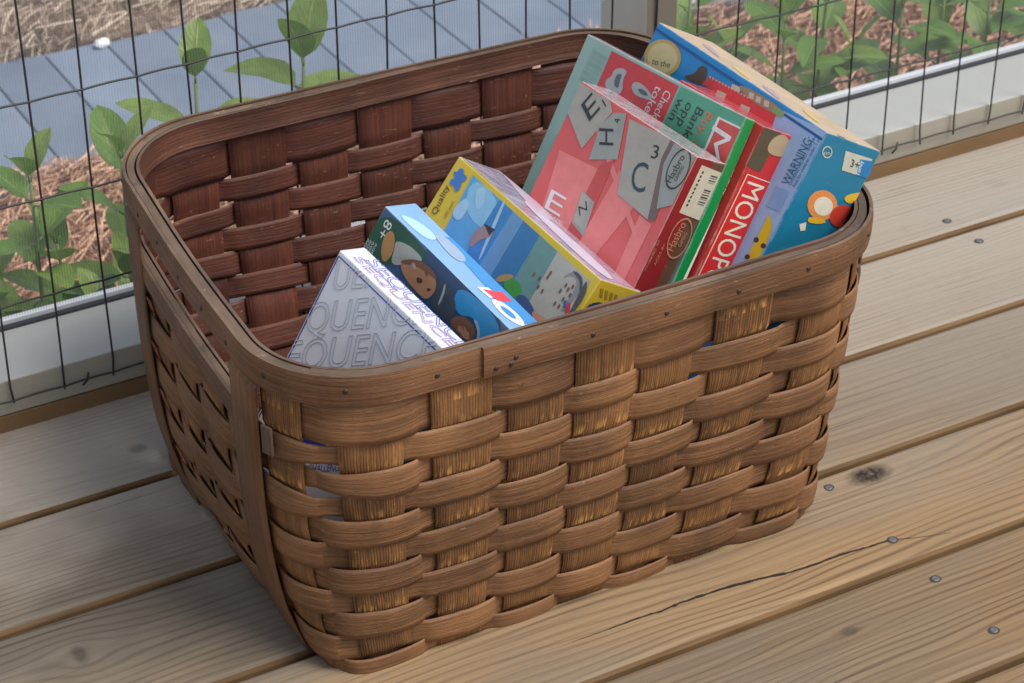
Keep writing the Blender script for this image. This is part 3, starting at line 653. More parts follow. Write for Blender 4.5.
ART=[
('P','scrabble','F',1,'pinkray',[[0.0109,0.0619],[0.0634,0.0563],[0.0598,0.1754],[0.0333,0.1792]]),
('P','scrabble','F',1,'pinkray',[[0.0842,0.0464],[0.119,0.0581],[0.0858,0.1716],[0.0713,0.1753]]),
('P','scrabble','F',1,'pinkray',[[0.1262,0.0688],[0.1429,0.0699],[0.1418,0.1518],[0.1308,0.1557]]),
('P','scrabble','F',1,'pinkray',[[0.0156,0.0064],[0.1382,0.0866],[0.1356,0.0907],[0.0102,0.0108]]),
('P','scrabble','F',1,'redray',[[0.061,0.0527],[0.0741,0.0416],[0.0809,0.1644],[0.0573,0.1717]]),
('P','scrabble','F',2,'tile',[[-0.0016,0.0019],[0.0,0.03],[0.034,0.05],[0.0482,0.0079],[0.0405,0.0007]]),
('P','scrabble','F',3,'tile2',[[0.0469,0.0542],[0.0424,0.0243],[0.0498,0.0082],[0.0637,0.0018],[0.0769,0.0399]]),
('P','scrabble','F',2,'tileshade',[[0.1216,-0.0011],[0.1317,-0.0016],[0.1445,0.0663],[0.1364,0.0681],[0.1199,0.0199]]),
('P','scrabble','F',3,'tile',[[0.0696,0.0047],[0.1216,-0.0011],[0.1209,0.0175],[0.1364,0.0681],[0.0935,0.0648]]),
('P','scrabble','F',3,'tile2',[[0.1267,0.0007],[0.154,0.0009],[0.1541,0.0456],[0.1403,0.0561],[0.1258,0.0208]]),
('P','scrabble','F',2,'tile2',[[0.0551,0.0797],[0.0738,0.0826],[0.0797,0.1131],[0.0603,0.1092]]),
('P','scrabble','F',4,'tile',[[0.0551,0.0797],[0.0683,0.0819],[0.0742,0.1091],[0.0614,0.1067]]),
('T', 'scrabble', 'F', 5, 'ink', 'E', [0.028, 0.0287], [0.0063, -0.0173], [-0.0187, -0.0088], 0),
('T', 'scrabble', 'F', 5, 'ink', '1', [0.0375, 0.0099], [0.0017, -0.0036], [-0.0077, -0.0032], 0),
('T', 'scrabble', 'F', 5, 'ink', 'H', [0.0672, 0.0334], [-0.0093, -0.0137], [-0.0162, 0.0067], 0),
('T', 'scrabble', 'F', 5, 'ink', '4', [0.0617, 0.0131], [-0.0014, -0.0041], [-0.0068, 0.0022], 0),
('T', 'scrabble', 'F', 5, 'inkteal', 'C', [0.1031, 0.0564], [0.0176, -0.0058], [-0.0099, -0.0248], 0),
('T', 'scrabble', 'F', 5, 'ink', '3', [0.1089, 0.0232], [0.0085, -0.0031], [-0.0037, -0.0114], 0),
('T', 'scrabble', 'F', 5, 'ink', 'N', [0.0647, 0.1012], [0.0059, -0.0097], [-0.0061, -0.0067], 0),
('T', 'scrabble', 'F', 5, 'white', 'E', [0.0197, 0.1127], [0.0249, -0.0015], [-0.0014, -0.019], 0),
('T', 'scrabble', 'F', 5, 'white', 'GAME', [0.0323, 0.1163], [0.0194, -0.0009], [-0.0001, -0.0029], 0),
('T', 'scrabble', 'F', 5, 'ink', 'Hasbro', [0.1422, 0.0317], [0.002, -0.0262], [-0.0073, 0.0007], 0),
('T', 'scrabble', 'F', 5, 'ink', 'GAMING', [0.1472, 0.0274], [0.0008, -0.0143], [-0.0037, 0.0004], 0),
('P','scrabble','F',5,'ink',[[0.1424,-0.0011],[0.1449,-0.0007],[0.1447,0.0009],[0.1425,0.0006]]),
('P','scrabble','F',5,'ink',[[0.1449,-0.0007],[0.1473,0.0005],[0.1469,0.002],[0.1447,0.0009]]),
('P','scrabble','F',5,'ink',[[0.1473,0.0005],[0.1495,0.0025],[0.1489,0.0039],[0.1469,0.002]]),
('P','scrabble','F',5,'ink',[[0.1495,0.0025],[0.1514,0.0053],[0.1506,0.0064],[0.1489,0.0039]]),
('P','scrabble','F',5,'ink',[[0.1514,0.0053],[0.1528,0.0087],[0.1519,0.0095],[0.1506,0.0064]]),
('P','scrabble','F',5,'ink',[[0.1528,0.0087],[0.1538,0.0125],[0.1528,0.013],[0.1519,0.0095]]),
('P','scrabble','F',5,'ink',[[0.1538,0.0125],[0.1542,0.0166],[0.1532,0.0166],[0.1528,0.013]]),
('P','scrabble','F',5,'ink',[[0.1542,0.0166],[0.154,0.0207],[0.1531,0.0204],[0.1532,0.0166]]),
('P','scrabble','F',5,'ink',[[0.154,0.0207],[0.1534,0.0246],[0.1524,0.0239],[0.1531,0.0204]]),
('P','scrabble','F',5,'ink',[[0.1534,0.0246],[0.1521,0.0282],[0.1513,0.0272],[0.1524,0.0239]]),
('P','scrabble','F',5,'ink',[[0.1521,0.0282],[0.1505,0.0312],[0.1498,0.03],[0.1513,0.0272]]),
('P','scrabble','F',5,'ink',[[0.1505,0.0312],[0.1484,0.0335],[0.1479,0.0321],[0.1498,0.03]]),
('P','scrabble','F',5,'ink',[[0.1484,0.0335],[0.1461,0.0351],[0.1458,0.0335],[0.1479,0.0321]]),
('P','scrabble','F',5,'ink',[[0.1461,0.0351],[0.1436,0.0357],[0.1436,0.034],[0.1458,0.0335]]),
('P','scrabble','F',5,'ink',[[0.1436,0.0357],[0.1411,0.0354],[0.1413,0.0338],[0.1436,0.034]]),
('P','scrabble','F',5,'ink',[[0.1411,0.0354],[0.1387,0.0342],[0.1391,0.0327],[0.1413,0.0338]]),
('P','scrabble','F',5,'ink',[[0.1387,0.0342],[0.1365,0.0321],[0.1371,0.0308],[0.1391,0.0327]]),
('P','scrabble','F',5,'ink',[[0.1365,0.0321],[0.1346,0.0293],[0.1353,0.0282],[0.1371,0.0308]]),
('P','scrabble','F',5,'ink',[[0.1346,0.0293],[0.1331,0.0259],[0.134,0.0251],[0.1353,0.0282]]),
('P','scrabble','F',5,'ink',[[0.1331,0.0259],[0.1322,0.0221],[0.1331,0.0216],[0.134,0.0251]]),
('P','scrabble','F',5,'ink',[[0.1322,0.0221],[0.1318,0.018],[0.1328,0.0179],[0.1331,0.0216]]),
('P','scrabble','F',5,'ink',[[0.1318,0.018],[0.1319,0.0139],[0.1329,0.0142],[0.1328,0.0179]]),
('P','scrabble','F',5,'ink',[[0.1319,0.0139],[0.1326,0.0099],[0.1336,0.0106],[0.1329,0.0142]]),
('P','scrabble','F',5,'ink',[[0.1326,0.0099],[0.1338,0.0064],[0.1347,0.0073],[0.1336,0.0106]]),
('P','scrabble','F',5,'ink',[[0.1338,0.0064],[0.1355,0.0033],[0.1362,0.0046],[0.1347,0.0073]]),
('P','scrabble','F',5,'ink',[[0.1355,0.0033],[0.1376,0.001],[0.1381,0.0025],[0.1362,0.0046]]),
('P','scrabble','F',5,'ink',[[0.1376,0.001],[0.1399,-0.0005],[0.1402,0.0011],[0.1381,0.0025]]),
('P','scrabble','F',5,'ink',[[0.1399,-0.0005],[0.1424,-0.0011],[0.1425,0.0006],[0.1402,0.0011]]),
('P','scrabble','S',1,'darkred',[[-0.0001,0.0002],[0.0203,0.0001],[0.0251,0.1508],[-0.0105,0.1556]]),
('P','scrabble','S',2,'label',[[0.0089,0.0058],[0.0367,0.0081],[0.0375,0.0529],[0.0095,0.0501]]),
('P','scrabble','S',3,'ink',[[0.0253,0.0122],[0.0344,0.0122],[0.0344,0.0134],[0.0253,0.0134]]),
('P','scrabble','S',3,'ink',[[0.0253,0.0144],[0.0344,0.0144],[0.0344,0.015],[0.0253,0.015]]),
('P','scrabble','S',3,'ink',[[0.0254,0.0166],[0.0344,0.0166],[0.0344,0.0176],[0.0254,0.0176]]),
('P','scrabble','S',3,'ink',[[0.0254,0.0188],[0.0344,0.0188],[0.0344,0.0192],[0.0254,0.0192]]),
('P','scrabble','S',3,'ink',[[0.0254,0.0254],[0.0345,0.0255],[0.0345,0.0267],[0.0254,0.0266]]),
('P','scrabble','S',3,'ink',[[0.0254,0.0276],[0.0345,0.0277],[0.0345,0.0282],[0.0254,0.0282]]),
('P','scrabble','S',3,'ink',[[0.0254,0.0298],[0.0345,0.0299],[0.0345,0.0307],[0.0254,0.0307]]),
('P','scrabble','S',3,'ink',[[0.0254,0.032],[0.0345,0.0321],[0.0345,0.0333],[0.0255,0.0333]]),
('P','scrabble','S',3,'ink',[[0.0255,0.0343],[0.0345,0.0343],[0.0345,0.0347],[0.0255,0.0347]]),
('P','scrabble','S',3,'ink',[[0.0255,0.0365],[0.0345,0.0365],[0.0345,0.0375],[0.0255,0.0374]]),
('P','scrabble','S',3,'ink',[[0.0255,0.0387],[0.0345,0.0388],[0.0345,0.0394],[0.0255,0.0394]]),
('P','scrabble','S',3,'ink',[[0.0131,0.0106],[0.0151,0.0106],[0.0151,0.0128],[0.0131,0.0128]]),
('P','scrabble','S',3,'ink',[[0.0131,0.0144],[0.0151,0.0144],[0.0151,0.0166],[0.0131,0.0166]]),
('P','scrabble','S',3,'ink',[[0.0131,0.0182],[0.0152,0.0182],[0.0152,0.0204],[0.0131,0.0204]]),
('P','scrabble','S',3,'ink',[[0.0131,0.022],[0.0152,0.022],[0.0152,0.0242],[0.0131,0.0242]]),
('P','scrabble','S',3,'ink',[[0.0131,0.0258],[0.0152,0.0258],[0.0152,0.028],[0.0131,0.028]]),
('P','scrabble','S',3,'ink',[[0.0132,0.0296],[0.0152,0.0296],[0.0152,0.0318],[0.0132,0.0318]]),
('P','scrabble','S',3,'ink',[[0.0132,0.0334],[0.0152,0.0334],[0.0152,0.0356],[0.0132,0.0356]]),
('P','scrabble','S',3,'ink',[[0.0132,0.0372],[0.0152,0.0372],[0.0152,0.0394],[0.0132,0.0394]]),
('P','scrabble','S',3,'ink',[[0.0132,0.041],[0.0153,0.041],[0.0153,0.0432],[0.0132,0.0432]]),
('T', 'scrabble', 'S', 3, 'tan', 'Hasbro', [0.0239, 0.0854], [0.0005, -0.0267], [-0.01, -0.0013], 0),
('T', 'scrabble', 'S', 3, 'tan', 'GAMING', [0.0306, 0.0796], [0.0002, -0.0134], [-0.0043, -0.0005], 0),
('P','scrabble','S',3,'tan',[[0.0234,0.0532],[0.0264,0.0542],[0.0262,0.0558],[0.0234,0.0549]]),
('P','scrabble','S',3,'tan',[[0.0264,0.0542],[0.0293,0.0561],[0.0289,0.0576],[0.0262,0.0558]]),
('P','scrabble','S',3,'tan',[[0.0293,0.0561],[0.032,0.0588],[0.0313,0.06],[0.0289,0.0576]]),
('P','scrabble','S',3,'tan',[[0.032,0.0588],[0.0343,0.0622],[0.0334,0.0631],[0.0313,0.06]]),
('P','scrabble','S',3,'tan',[[0.0343,0.0622],[0.0361,0.0661],[0.035,0.0667],[0.0334,0.0631]]),
('P','scrabble','S',3,'tan',[[0.0361,0.0661],[0.0373,0.0703],[0.0361,0.0705],[0.035,0.0667]]),
('P','scrabble','S',3,'tan',[[0.0373,0.0703],[0.0379,0.0746],[0.0366,0.0744],[0.0361,0.0705]]),
('P','scrabble','S',3,'tan',[[0.0379,0.0746],[0.0377,0.0788],[0.0365,0.0782],[0.0366,0.0744]]),
('P','scrabble','S',3,'tan',[[0.0377,0.0788],[0.0369,0.0826],[0.0357,0.0817],[0.0365,0.0782]]),
('P','scrabble','S',3,'tan',[[0.0369,0.0826],[0.0354,0.0859],[0.0344,0.0847],[0.0357,0.0817]]),
('P','scrabble','S',3,'tan',[[0.0354,0.0859],[0.0334,0.0885],[0.0325,0.087],[0.0344,0.0847]]),
('P','scrabble','S',3,'tan',[[0.0334,0.0885],[0.0309,0.0903],[0.0303,0.0886],[0.0325,0.087]]),
('P','scrabble','S',3,'tan',[[0.0309,0.0903],[0.028,0.0911],[0.0277,0.0894],[0.0303,0.0886]]),
('P','scrabble','S',3,'tan',[[0.028,0.0911],[0.025,0.091],[0.025,0.0893],[0.0277,0.0894]]),
('P','scrabble','S',3,'tan',[[0.025,0.091],[0.022,0.0899],[0.0222,0.0883],[0.025,0.0893]]),
('P','scrabble','S',3,'tan',[[0.022,0.0899],[0.019,0.088],[0.0195,0.0865],[0.0222,0.0883]]),
('P','scrabble','S',3,'tan',[[0.019,0.088],[0.0164,0.0852],[0.0171,0.084],[0.0195,0.0865]]),
('P','scrabble','S',3,'tan',[[0.0164,0.0852],[0.0141,0.0818],[0.015,0.0809],[0.0171,0.084]]),
('P','scrabble','S',3,'tan',[[0.0141,0.0818],[0.0124,0.0779],[0.0134,0.0774],[0.015,0.0809]]),
('P','scrabble','S',3,'tan',[[0.0124,0.0779],[0.0112,0.0737],[0.0124,0.0736],[0.0134,0.0774]]),
('P','scrabble','S',3,'tan',[[0.0112,0.0737],[0.0107,0.0695],[0.0119,0.0697],[0.0124,0.0736]]),
('P','scrabble','S',3,'tan',[[0.0107,0.0695],[0.0108,0.0654],[0.012,0.066],[0.0119,0.0697]]),
('P','scrabble','S',3,'tan',[[0.0108,0.0654],[0.0117,0.0616],[0.0128,0.0625],[0.012,0.066]]),
('P','scrabble','S',3,'tan',[[0.0117,0.0616],[0.0131,0.0583],[0.0141,0.0595],[0.0128,0.0625]]),
('P','scrabble','S',3,'tan',[[0.0131,0.0583],[0.0151,0.0557],[0.0159,0.0572],[0.0141,0.0595]]),
('P','scrabble','S',3,'tan',[[0.0151,0.0557],[0.0176,0.054],[0.0182,0.0556],[0.0159,0.0572]]),
('P','scrabble','S',3,'tan',[[0.0176,0.054],[0.0204,0.0531],[0.0207,0.0548],[0.0182,0.0556]]),
('P','scrabble','S',3,'tan',[[0.0204,0.0531],[0.0234,0.0532],[0.0234,0.0549],[0.0207,0.0548]]),
('T', 'scrabble', 'S', 3, 'tan', 'AGES 8+', [0.0036, 0.0981], [-0.0007, -0.0208], [-0.0034, -0.0004], 0),
('T', 'scrabble', 'S', 3, 'tan', 'AGES 8+', [0.0118, 0.1007], [-0.0007, -0.0209], [-0.0034, -0.0005], 0),
('T', 'scrabble', 'S', 3, 'tan', 'AGES 8+', [0.0029, 0.1068], [-0.0008, -0.0208], [-0.0034, -0.0005], 0),
('P','mbox','F',1,'redpanel',[[0.0435,0.0035],[0.1503,0.0031],[0.1483,0.0856],[0.0438,0.0891]]),
('P','mbox','F',1,'greenpanel',[[0.1533,0.003],[0.2737,-0.001],[0.2683,0.1255],[0.1499,0.0879]]),
('T', 'mbox', 'F', 2, 'faint', 'llll lll lllll ll llll lllll', [0.0177, 0.0096], [-0.0023, 0.0311], [0.0015, 0.0001], 0),
('T', 'mbox', 'F', 2, 'faint', 'llll lll lllll ll llll lllll', [0.0205, 0.0098], [-0.0023, 0.031], [0.0015, 0.0], 0),
('T', 'mbox', 'F', 2, 'faint', 'llll lll lllll ll llll lllll', [0.0233, 0.0099], [-0.0023, 0.0311], [0.0015, 0.0001], 0),
('T', 'mbox', 'F', 2, 'faint', 'llll lll lllll ll llll lllll', [0.0261, 0.0101], [-0.0023, 0.031], [0.0014, 0.0], 0),
('T', 'mbox', 'F', 2, 'faint', 'llll lll lllll ll llll lllll', [0.0289, 0.0102], [-0.0023, 0.031], [0.0014, 0.0001], 0),
('T', 'mbox', 'F', 2, 'faint', 'llll lll lllll ll llll lllll', [0.0316, 0.0104], [-0.0022, 0.0309], [0.0015, 0.0001], 0),
('T', 'mbox', 'F', 2, 'faint', 'llll lll lllll ll llll lllll', [0.0344, 0.0105], [-0.0022, 0.031], [0.0015, 0.0001], 0),
('T', 'mbox', 'F', 2, 'faint', 'llll lll lllll ll llll lllll', [0.0372, 0.0107], [-0.0022, 0.0309], [0.0015, 0.0001], 0),
('T', 'mbox', 'F', 2, 'faint', 'llll lll lllll ll llll lllll', [0.04, 0.0108], [-0.0022, 0.0309], [0.0014, 0.0001], 0),
('P','mbox','F',2,'silver',[[0.0615,0.015],[0.0641,0.0139],[0.0666,0.0132],[0.069,0.0128],[0.0714,0.0127],[0.0737,0.0129],[0.0752,0.0136],[0.076,0.0147],[0.0761,0.0163],[0.0754,0.0182],[0.0754,0.0203],[0.0759,0.0225],[0.077,0.0248],[0.0788,0.0272],[0.0798,0.0294],[0.0801,0.0313],[0.0797,0.0329],[0.0786,0.0342],[0.0764,0.0352],[0.073,0.0358],[0.0686,0.036],[0.0629,0.0359],[0.0586,0.0353],[0.0555,0.0343],[0.0537,0.0329],[0.0532,0.031],[0.0532,0.0294],[0.0537,0.028],[0.0546,0.0268],[0.0561,0.0258],[0.0571,0.0246],[0.0577,0.0232],[0.058,0.0215],[0.0578,0.0195],[0.0584,0.0178],[0.0596,0.0163]]),
('P','mbox','F',3,'silverdark',[[0.0664,0.0188],[0.0684,0.0181],[0.07,0.0181],[0.0711,0.0188],[0.0717,0.0201],[0.0719,0.022],[0.0721,0.0238],[0.0726,0.0256],[0.0731,0.0272],[0.0738,0.0287],[0.0737,0.0298],[0.0729,0.0304],[0.0714,0.0306],[0.0691,0.0304],[0.0672,0.0295],[0.0658,0.0281],[0.0648,0.0262],[0.0642,0.0236],[0.0642,0.0215],[0.065,0.0199]]),
('P','mbox','F',2,'silver',[[0.0904,0.0205],[0.0915,0.0191],[0.0931,0.0181],[0.0953,0.0174],[0.098,0.017],[0.1012,0.017],[0.1047,0.0172],[0.1083,0.0177],[0.1122,0.0185],[0.1163,0.0197],[0.1193,0.0208],[0.1214,0.022],[0.1224,0.0232],[0.1225,0.0244],[0.1217,0.0254],[0.12,0.0262],[0.1175,0.0268],[0.1141,0.0271],[0.1108,0.0275],[0.1078,0.0278],[0.1048,0.028],[0.1021,0.0281],[0.0994,0.0279],[0.0969,0.0272],[0.0945,0.0262],[0.0922,0.0247],[0.0907,0.0233],[0.0901,0.0219]]),
('P','mbox','F',3,'silverdark',[[0.1022,0.0214],[0.1047,0.0209],[0.1072,0.0207],[0.1097,0.0208],[0.1123,0.0213],[0.115,0.0222],[0.1162,0.0229],[0.1161,0.0236],[0.1146,0.0242],[0.1117,0.0246],[0.1089,0.0248],[0.1063,0.0246],[0.104,0.0242],[0.1018,0.0234],[0.1007,0.0227],[0.1009,0.0221]]),
('T', 'mbox', 'F', 3, 'white', 'Check', [0.1356, 0.0107], [-0.0017, 0.0272], [0.0108, 0.0007], 0),
('T', 'mbox', 'F', 3, 'white', 'token!', [0.1219, 0.0114], [-0.0022, 0.0353], [0.011, 0.0006], 0),
('T', 'mbox', 'F', 3, 'ink', 'win it!', [0.1563, 0.0115], [-0.0022, 0.0366], [0.0113, 0.0007], 0),
('T', 'mbox', 'F', 3, 'ink', 'opp o', [0.1696, 0.0109], [-0.002, 0.0347], [0.0119, 0.0007], 0),
('T', 'mbox', 'F', 3, 'ink', 'Bank,', [0.184, 0.0099], [-0.0018, 0.0318], [0.0117, 0.0007], 0),
('T', 'mbox', 'F', 3, 'orange', 'Buy, $', [0.1987, 0.0096], [-0.0018, 0.0343], [0.0117, 0.0007], 0),
('P','mbox','F',3,'white',[[0.215,0.0102],[0.2583,0.009],[0.2577,0.0491],[0.2151,0.0478]]),
('P','mbox','F',4,'orangered',[[0.2184,0.0118],[0.256,0.0109],[0.2547,0.0474],[0.2182,0.0458]]),
('T', 'mbox', 'F', 5, 'white', 'M', [0.2146, 0.0154], [-0.0015, 0.029], [0.0292, 0.0017], 0),
('T', 'mbox', 'F', 5, 'white', 'MONOPOLY GAME', [0.2629, 0.0099], [-0.0015, 0.0318], [0.0037, 0.0003], 0),
('T', 'mbox', 'S', 2, 'label', 'PROPERTY TRADING', [0.0123, 0.0173], [-0.0022, 0.0505], [0.0044, -0.0003], 0),
('P','mbox','S',1,'whitefoil',[[0.0148,0.0019],[0.0209,0.0011],[0.0135,0.1775],[0.0073,0.177]]),
('P','monop','S',1,'orange2',[[0.0392,0.0126],[0.0471,0.0005],[0.0489,0.1369],[0.0276,0.1381]]),
('P','monop','S',1,'olive',[[-0.0031,-0.0007],[0.0224,-0.0012],[0.0189,0.0378],[-0.0017,0.0359]]),
('P','monop','S',2,'tan2',[[0.0194,0.0037],[0.0228,0.002],[0.0264,0.0014],[0.0301,0.0021],[0.0339,0.0039],[0.0378,0.007],[0.0403,0.0099],[0.0412,0.0126],[0.0407,0.0151],[0.0386,0.0175],[0.0356,0.0192],[0.0319,0.0203],[0.0274,0.0207],[0.0221,0.0205],[0.0181,0.0195],[0.0155,0.0177],[0.0142,0.015],[0.0142,0.0115],[0.0151,0.0085],[0.0168,0.0059]]),
('P','monop','S',3,'bluefig',[[0.0371,0.0157],[0.04,0.0136],[0.0425,0.0127],[0.0444,0.013],[0.0459,0.0144],[0.047,0.017],[0.0473,0.0192],[0.0469,0.0212],[0.0458,0.0229],[0.0441,0.0242],[0.0422,0.0247],[0.0402,0.0245],[0.0381,0.0234],[0.036,0.0216],[0.0351,0.0197],[0.0354,0.0177]]),
('P','monop','S',2,'logored',[[0.0052,0.0427],[0.0372,0.0441],[0.038,0.1864],[0.0009,0.1862]]),
('P','monop','S',3,'cream',[[0.0052,0.0423],[0.0371,0.0437],[0.0372,0.0445],[0.0053,0.0431]]),
('P','monop','S',3,'cream',[[0.0058,0.0427],[0.0015,0.1863],[0.0003,0.1861],[0.0047,0.0426]]),
('P','monop','S',3,'cream',[[0.0377,0.0441],[0.0386,0.1864],[0.0374,0.1863],[0.0366,0.044]]),
('T', 'monop', 'S', 4, 'cream', 'MONOPOLY', [0.0095, 0.0464], [-0.0005, 0.1249], [0.023, 0.0006], 0),
('P','blue','F',1,'paleblue',[[0.1742,0.0076],[0.2539,-0.001],[0.2528,0.1508],[0.1759,0.16]]),
('P','blue','F',2,'lidline',[[-0.0001,0.0081],[0.0012,0.0056],[0.2525,0.0062],[0.2515,0.0085]]),
('P','blue','F',2,'cream',[[0.0514,0.015],[0.0543,0.0161],[0.0534,0.0185],[0.0558,0.0199],[0.0542,0.0222],[0.0561,0.024],[0.0539,0.0261],[0.0551,0.0282],[0.0523,0.0299],[0.0528,0.0322],[0.0497,0.0336],[0.0495,0.036],[0.046,0.0369],[0.0451,0.0393],[0.0415,0.0397],[0.0399,0.042],[0.0363,0.0419],[0.0341,0.044],[0.0307,0.0434],[0.0279,0.0452],[0.0249,0.0441],[0.0217,0.0455],[0.0191,0.044],[0.0156,0.045],[0.0137,0.0431],[0.0101,0.0435],[0.0088,0.0414],[0.0052,0.0413],[0.0047,0.039],[0.0013,0.0384],[0.0015,0.036],[-0.0015,0.0349],[-0.0005,0.0325],[-0.0031,0.031],[-0.0014,0.0287],[-0.0033,0.0268],[-0.001,0.0247],[-0.0022,0.0226],[0.0006,0.0208],[0.0001,0.0185],[0.0034,0.0171],[0.0036,0.0147],[0.0072,0.0138],[0.0081,0.0114],[0.0118,0.011],[0.0135,0.0087],[0.017,0.0088],[0.0193,0.0068],[0.0227,0.0074],[0.0255,0.0057],[0.0285,0.0068],[0.0317,0.0054],[0.0342,0.0069],[0.0376,0.0061],[0.0395,0.0079],[0.0431,0.0075],[0.0443,0.0096],[0.0478,0.0097],[0.0483,0.012],[0.0516,0.0126]]),
('P','blue','F',3,'gold',[[0.049,0.016],[0.0511,0.0199],[0.0515,0.0242],[0.0503,0.0286],[0.0475,0.0328],[0.0432,0.0364],[0.0378,0.0394],[0.0316,0.0414],[0.0251,0.0423],[0.0186,0.0421],[0.0127,0.0407],[0.0077,0.0382],[0.004,0.0349],[0.0019,0.0309],[0.0014,0.0266],[0.0027,0.0221],[0.0057,0.0179],[0.01,0.0142],[0.0155,0.0113],[0.0218,0.0094],[0.0283,0.0086],[0.0347,0.0089],[0.0405,0.0103],[0.0454,0.0127]]),
('P','blue','F',4,'goldl',[[0.0448,0.0178],[0.0465,0.021],[0.0469,0.0245],[0.0459,0.028],[0.0436,0.0314],[0.0401,0.0344],[0.0357,0.0367],[0.0307,0.0384],[0.0254,0.0391],[0.0201,0.0389],[0.0153,0.0378],[0.0113,0.0358],[0.0083,0.0331],[0.0066,0.0299],[0.0062,0.0263],[0.0073,0.0228],[0.0097,0.0193],[0.0132,0.0164],[0.0176,0.014],[0.0227,0.0124],[0.028,0.0117],[0.0332,0.012],[0.0379,0.0131],[0.0419,0.0151]]),
('T', 'blue', 'F', 5, 'ink', 'to the', [0.0169, 0.0356], [0.0243, -0.0062], [-0.0012, -0.0056], 0),
('P','blue','F',2,'darkbrown',[[0.075,0.018],[0.0751,0.0157],[0.0759,0.0139],[0.0772,0.0125],[0.0792,0.0114],[0.0818,0.0108],[0.084,0.0109],[0.0859,0.0117],[0.0875,0.0131],[0.0888,0.0152],[0.0897,0.0174],[0.0903,0.0195],[0.0905,0.0218],[0.0904,0.024],[0.0884,0.0258],[0.0846,0.0272],[0.0788,0.0282],[0.0712,0.0288],[0.0665,0.0287],[0.0645,0.028],[0.0654,0.0265],[0.0692,0.0245],[0.072,0.0223],[0.0739,0.0202]]),
('P','blue','F',3,'label',[[-0.6848,0.3394],[-0.68,0.3387],[-0.6793,0.3412],[-0.6841,0.3419]]),
('P','blue','F',3,'label',[[-0.6845,0.3444],[-0.6797,0.3437],[-0.679,0.3462],[-0.6838,0.3469]]),
('P','blue','F',3,'label',[[-0.6842,0.3494],[-0.6794,0.3487],[-0.6786,0.3512],[-0.6834,0.3519]]),
('P','blue','F',3,'label',[[-0.6768,0.338],[-0.672,0.3373],[-0.6713,0.3398],[-0.676,0.3406]]),
('P','blue','F',3,'label',[[-0.6764,0.343],[-0.6717,0.3423],[-0.6709,0.3448],[-0.6757,0.3456]]),
('P','blue','F',3,'label',[[-0.6761,0.348],[-0.6713,0.3473],[-0.6706,0.3498],[-0.6754,0.3506]]),
('P','blue','F',3,'label',[[-0.6688,0.3367],[-0.664,0.3359],[-0.6633,0.3385],[-0.668,0.3392]]),
('P','blue','F',3,'label',[[-0.6684,0.3417],[-0.6637,0.3409],[-0.6629,0.3434],[-0.6677,0.3442]]),
('P','blue','F',3,'label',[[-0.6681,0.3467],[-0.6633,0.3459],[-0.6626,0.3484],[-0.6674,0.3492]]),
('P','blue','F',2,'trainred',[[0.0885,0.0252],[0.0928,0.0152],[0.1888,0.0092],[0.1915,0.0202],[0.1584,0.0254]]),
('P','blue','F',3,'label',[[0.0925,0.0155],[0.0963,0.0152],[0.0948,0.0172]]),
('P','blue','F',3,'label',[[0.0972,0.0152],[0.1009,0.0149],[0.0994,0.0169]]),
('P','blue','F',3,'label',[[0.1017,0.0149],[0.1055,0.0146],[0.1039,0.0165]]),
('P','blue','F',3,'label',[[0.1063,0.0146],[0.11,0.0143],[0.1085,0.0162]]),
('P','blue','F',3,'label',[[0.1109,0.0143],[0.1146,0.014],[0.1131,0.0159]]),
('P','blue','F',3,'label',[[0.1154,0.014],[0.1191,0.0137],[0.1176,0.0156]]),
('P','blue','F',3,'label',[[0.12,0.0137],[0.1236,0.0134],[0.1221,0.0153]]),
('P','blue','F',3,'label',[[0.1245,0.0134],[0.1282,0.0131],[0.1266,0.015]]),
('P','blue','F',3,'label',[[0.129,0.0131],[0.1326,0.0128],[0.1311,0.0147]]),
('P','blue','F',3,'label',[[0.1335,0.0128],[0.1371,0.0125],[0.1356,0.0144]]),
('P','blue','F',3,'label',[[0.1379,0.0125],[0.1416,0.0122],[0.1401,0.0141]]),
('P','blue','F',3,'label',[[0.1424,0.0122],[0.146,0.0119],[0.1445,0.0139]]),
('P','blue','F',3,'label',[[0.1468,0.012],[0.1505,0.0116],[0.149,0.0136]]),
('P','blue','F',3,'label',[[0.1513,0.0117],[0.1549,0.0114],[0.1534,0.0133]]),
('P','blue','F',3,'label',[[0.1557,0.0114],[0.1593,0.0111],[0.1578,0.013]]),
('P','blue','F',3,'label',[[0.1601,0.0111],[0.1637,0.0108],[0.1622,0.0127]]),
('P','blue','F',3,'label',[[0.1645,0.0108],[0.1681,0.0105],[0.1666,0.0124]]),
('P','blue','F',3,'label',[[0.1689,0.0105],[0.1724,0.0102],[0.171,0.0121]]),
('P','blue','F',3,'label',[[0.1732,0.0102],[0.1768,0.0099],[0.1753,0.0118]]),
('P','blue','F',3,'label',[[0.1776,0.0099],[0.1811,0.0096],[0.1797,0.0115]]),
('P','blue','F',3,'label',[[0.1819,0.0096],[0.1855,0.0093],[0.184,0.0112]]),
('P','blue','F',3,'label',[[0.1863,0.0094],[0.1898,0.0091],[0.1883,0.0109]]),
('P','blue','F',3,'label',[[0.1104,0.0217],[0.123,0.0202],[0.1236,0.0248],[0.111,0.0263]]),
('P','blue','F',3,'label',[[0.1455,0.0201],[0.1578,0.0187],[0.1584,0.0233],[0.1461,0.0248]]),
('P','blue','F',3,'label',[[0.1241,0.0099],[0.1365,0.0085],[0.1371,0.0131],[0.1247,0.0145]]),
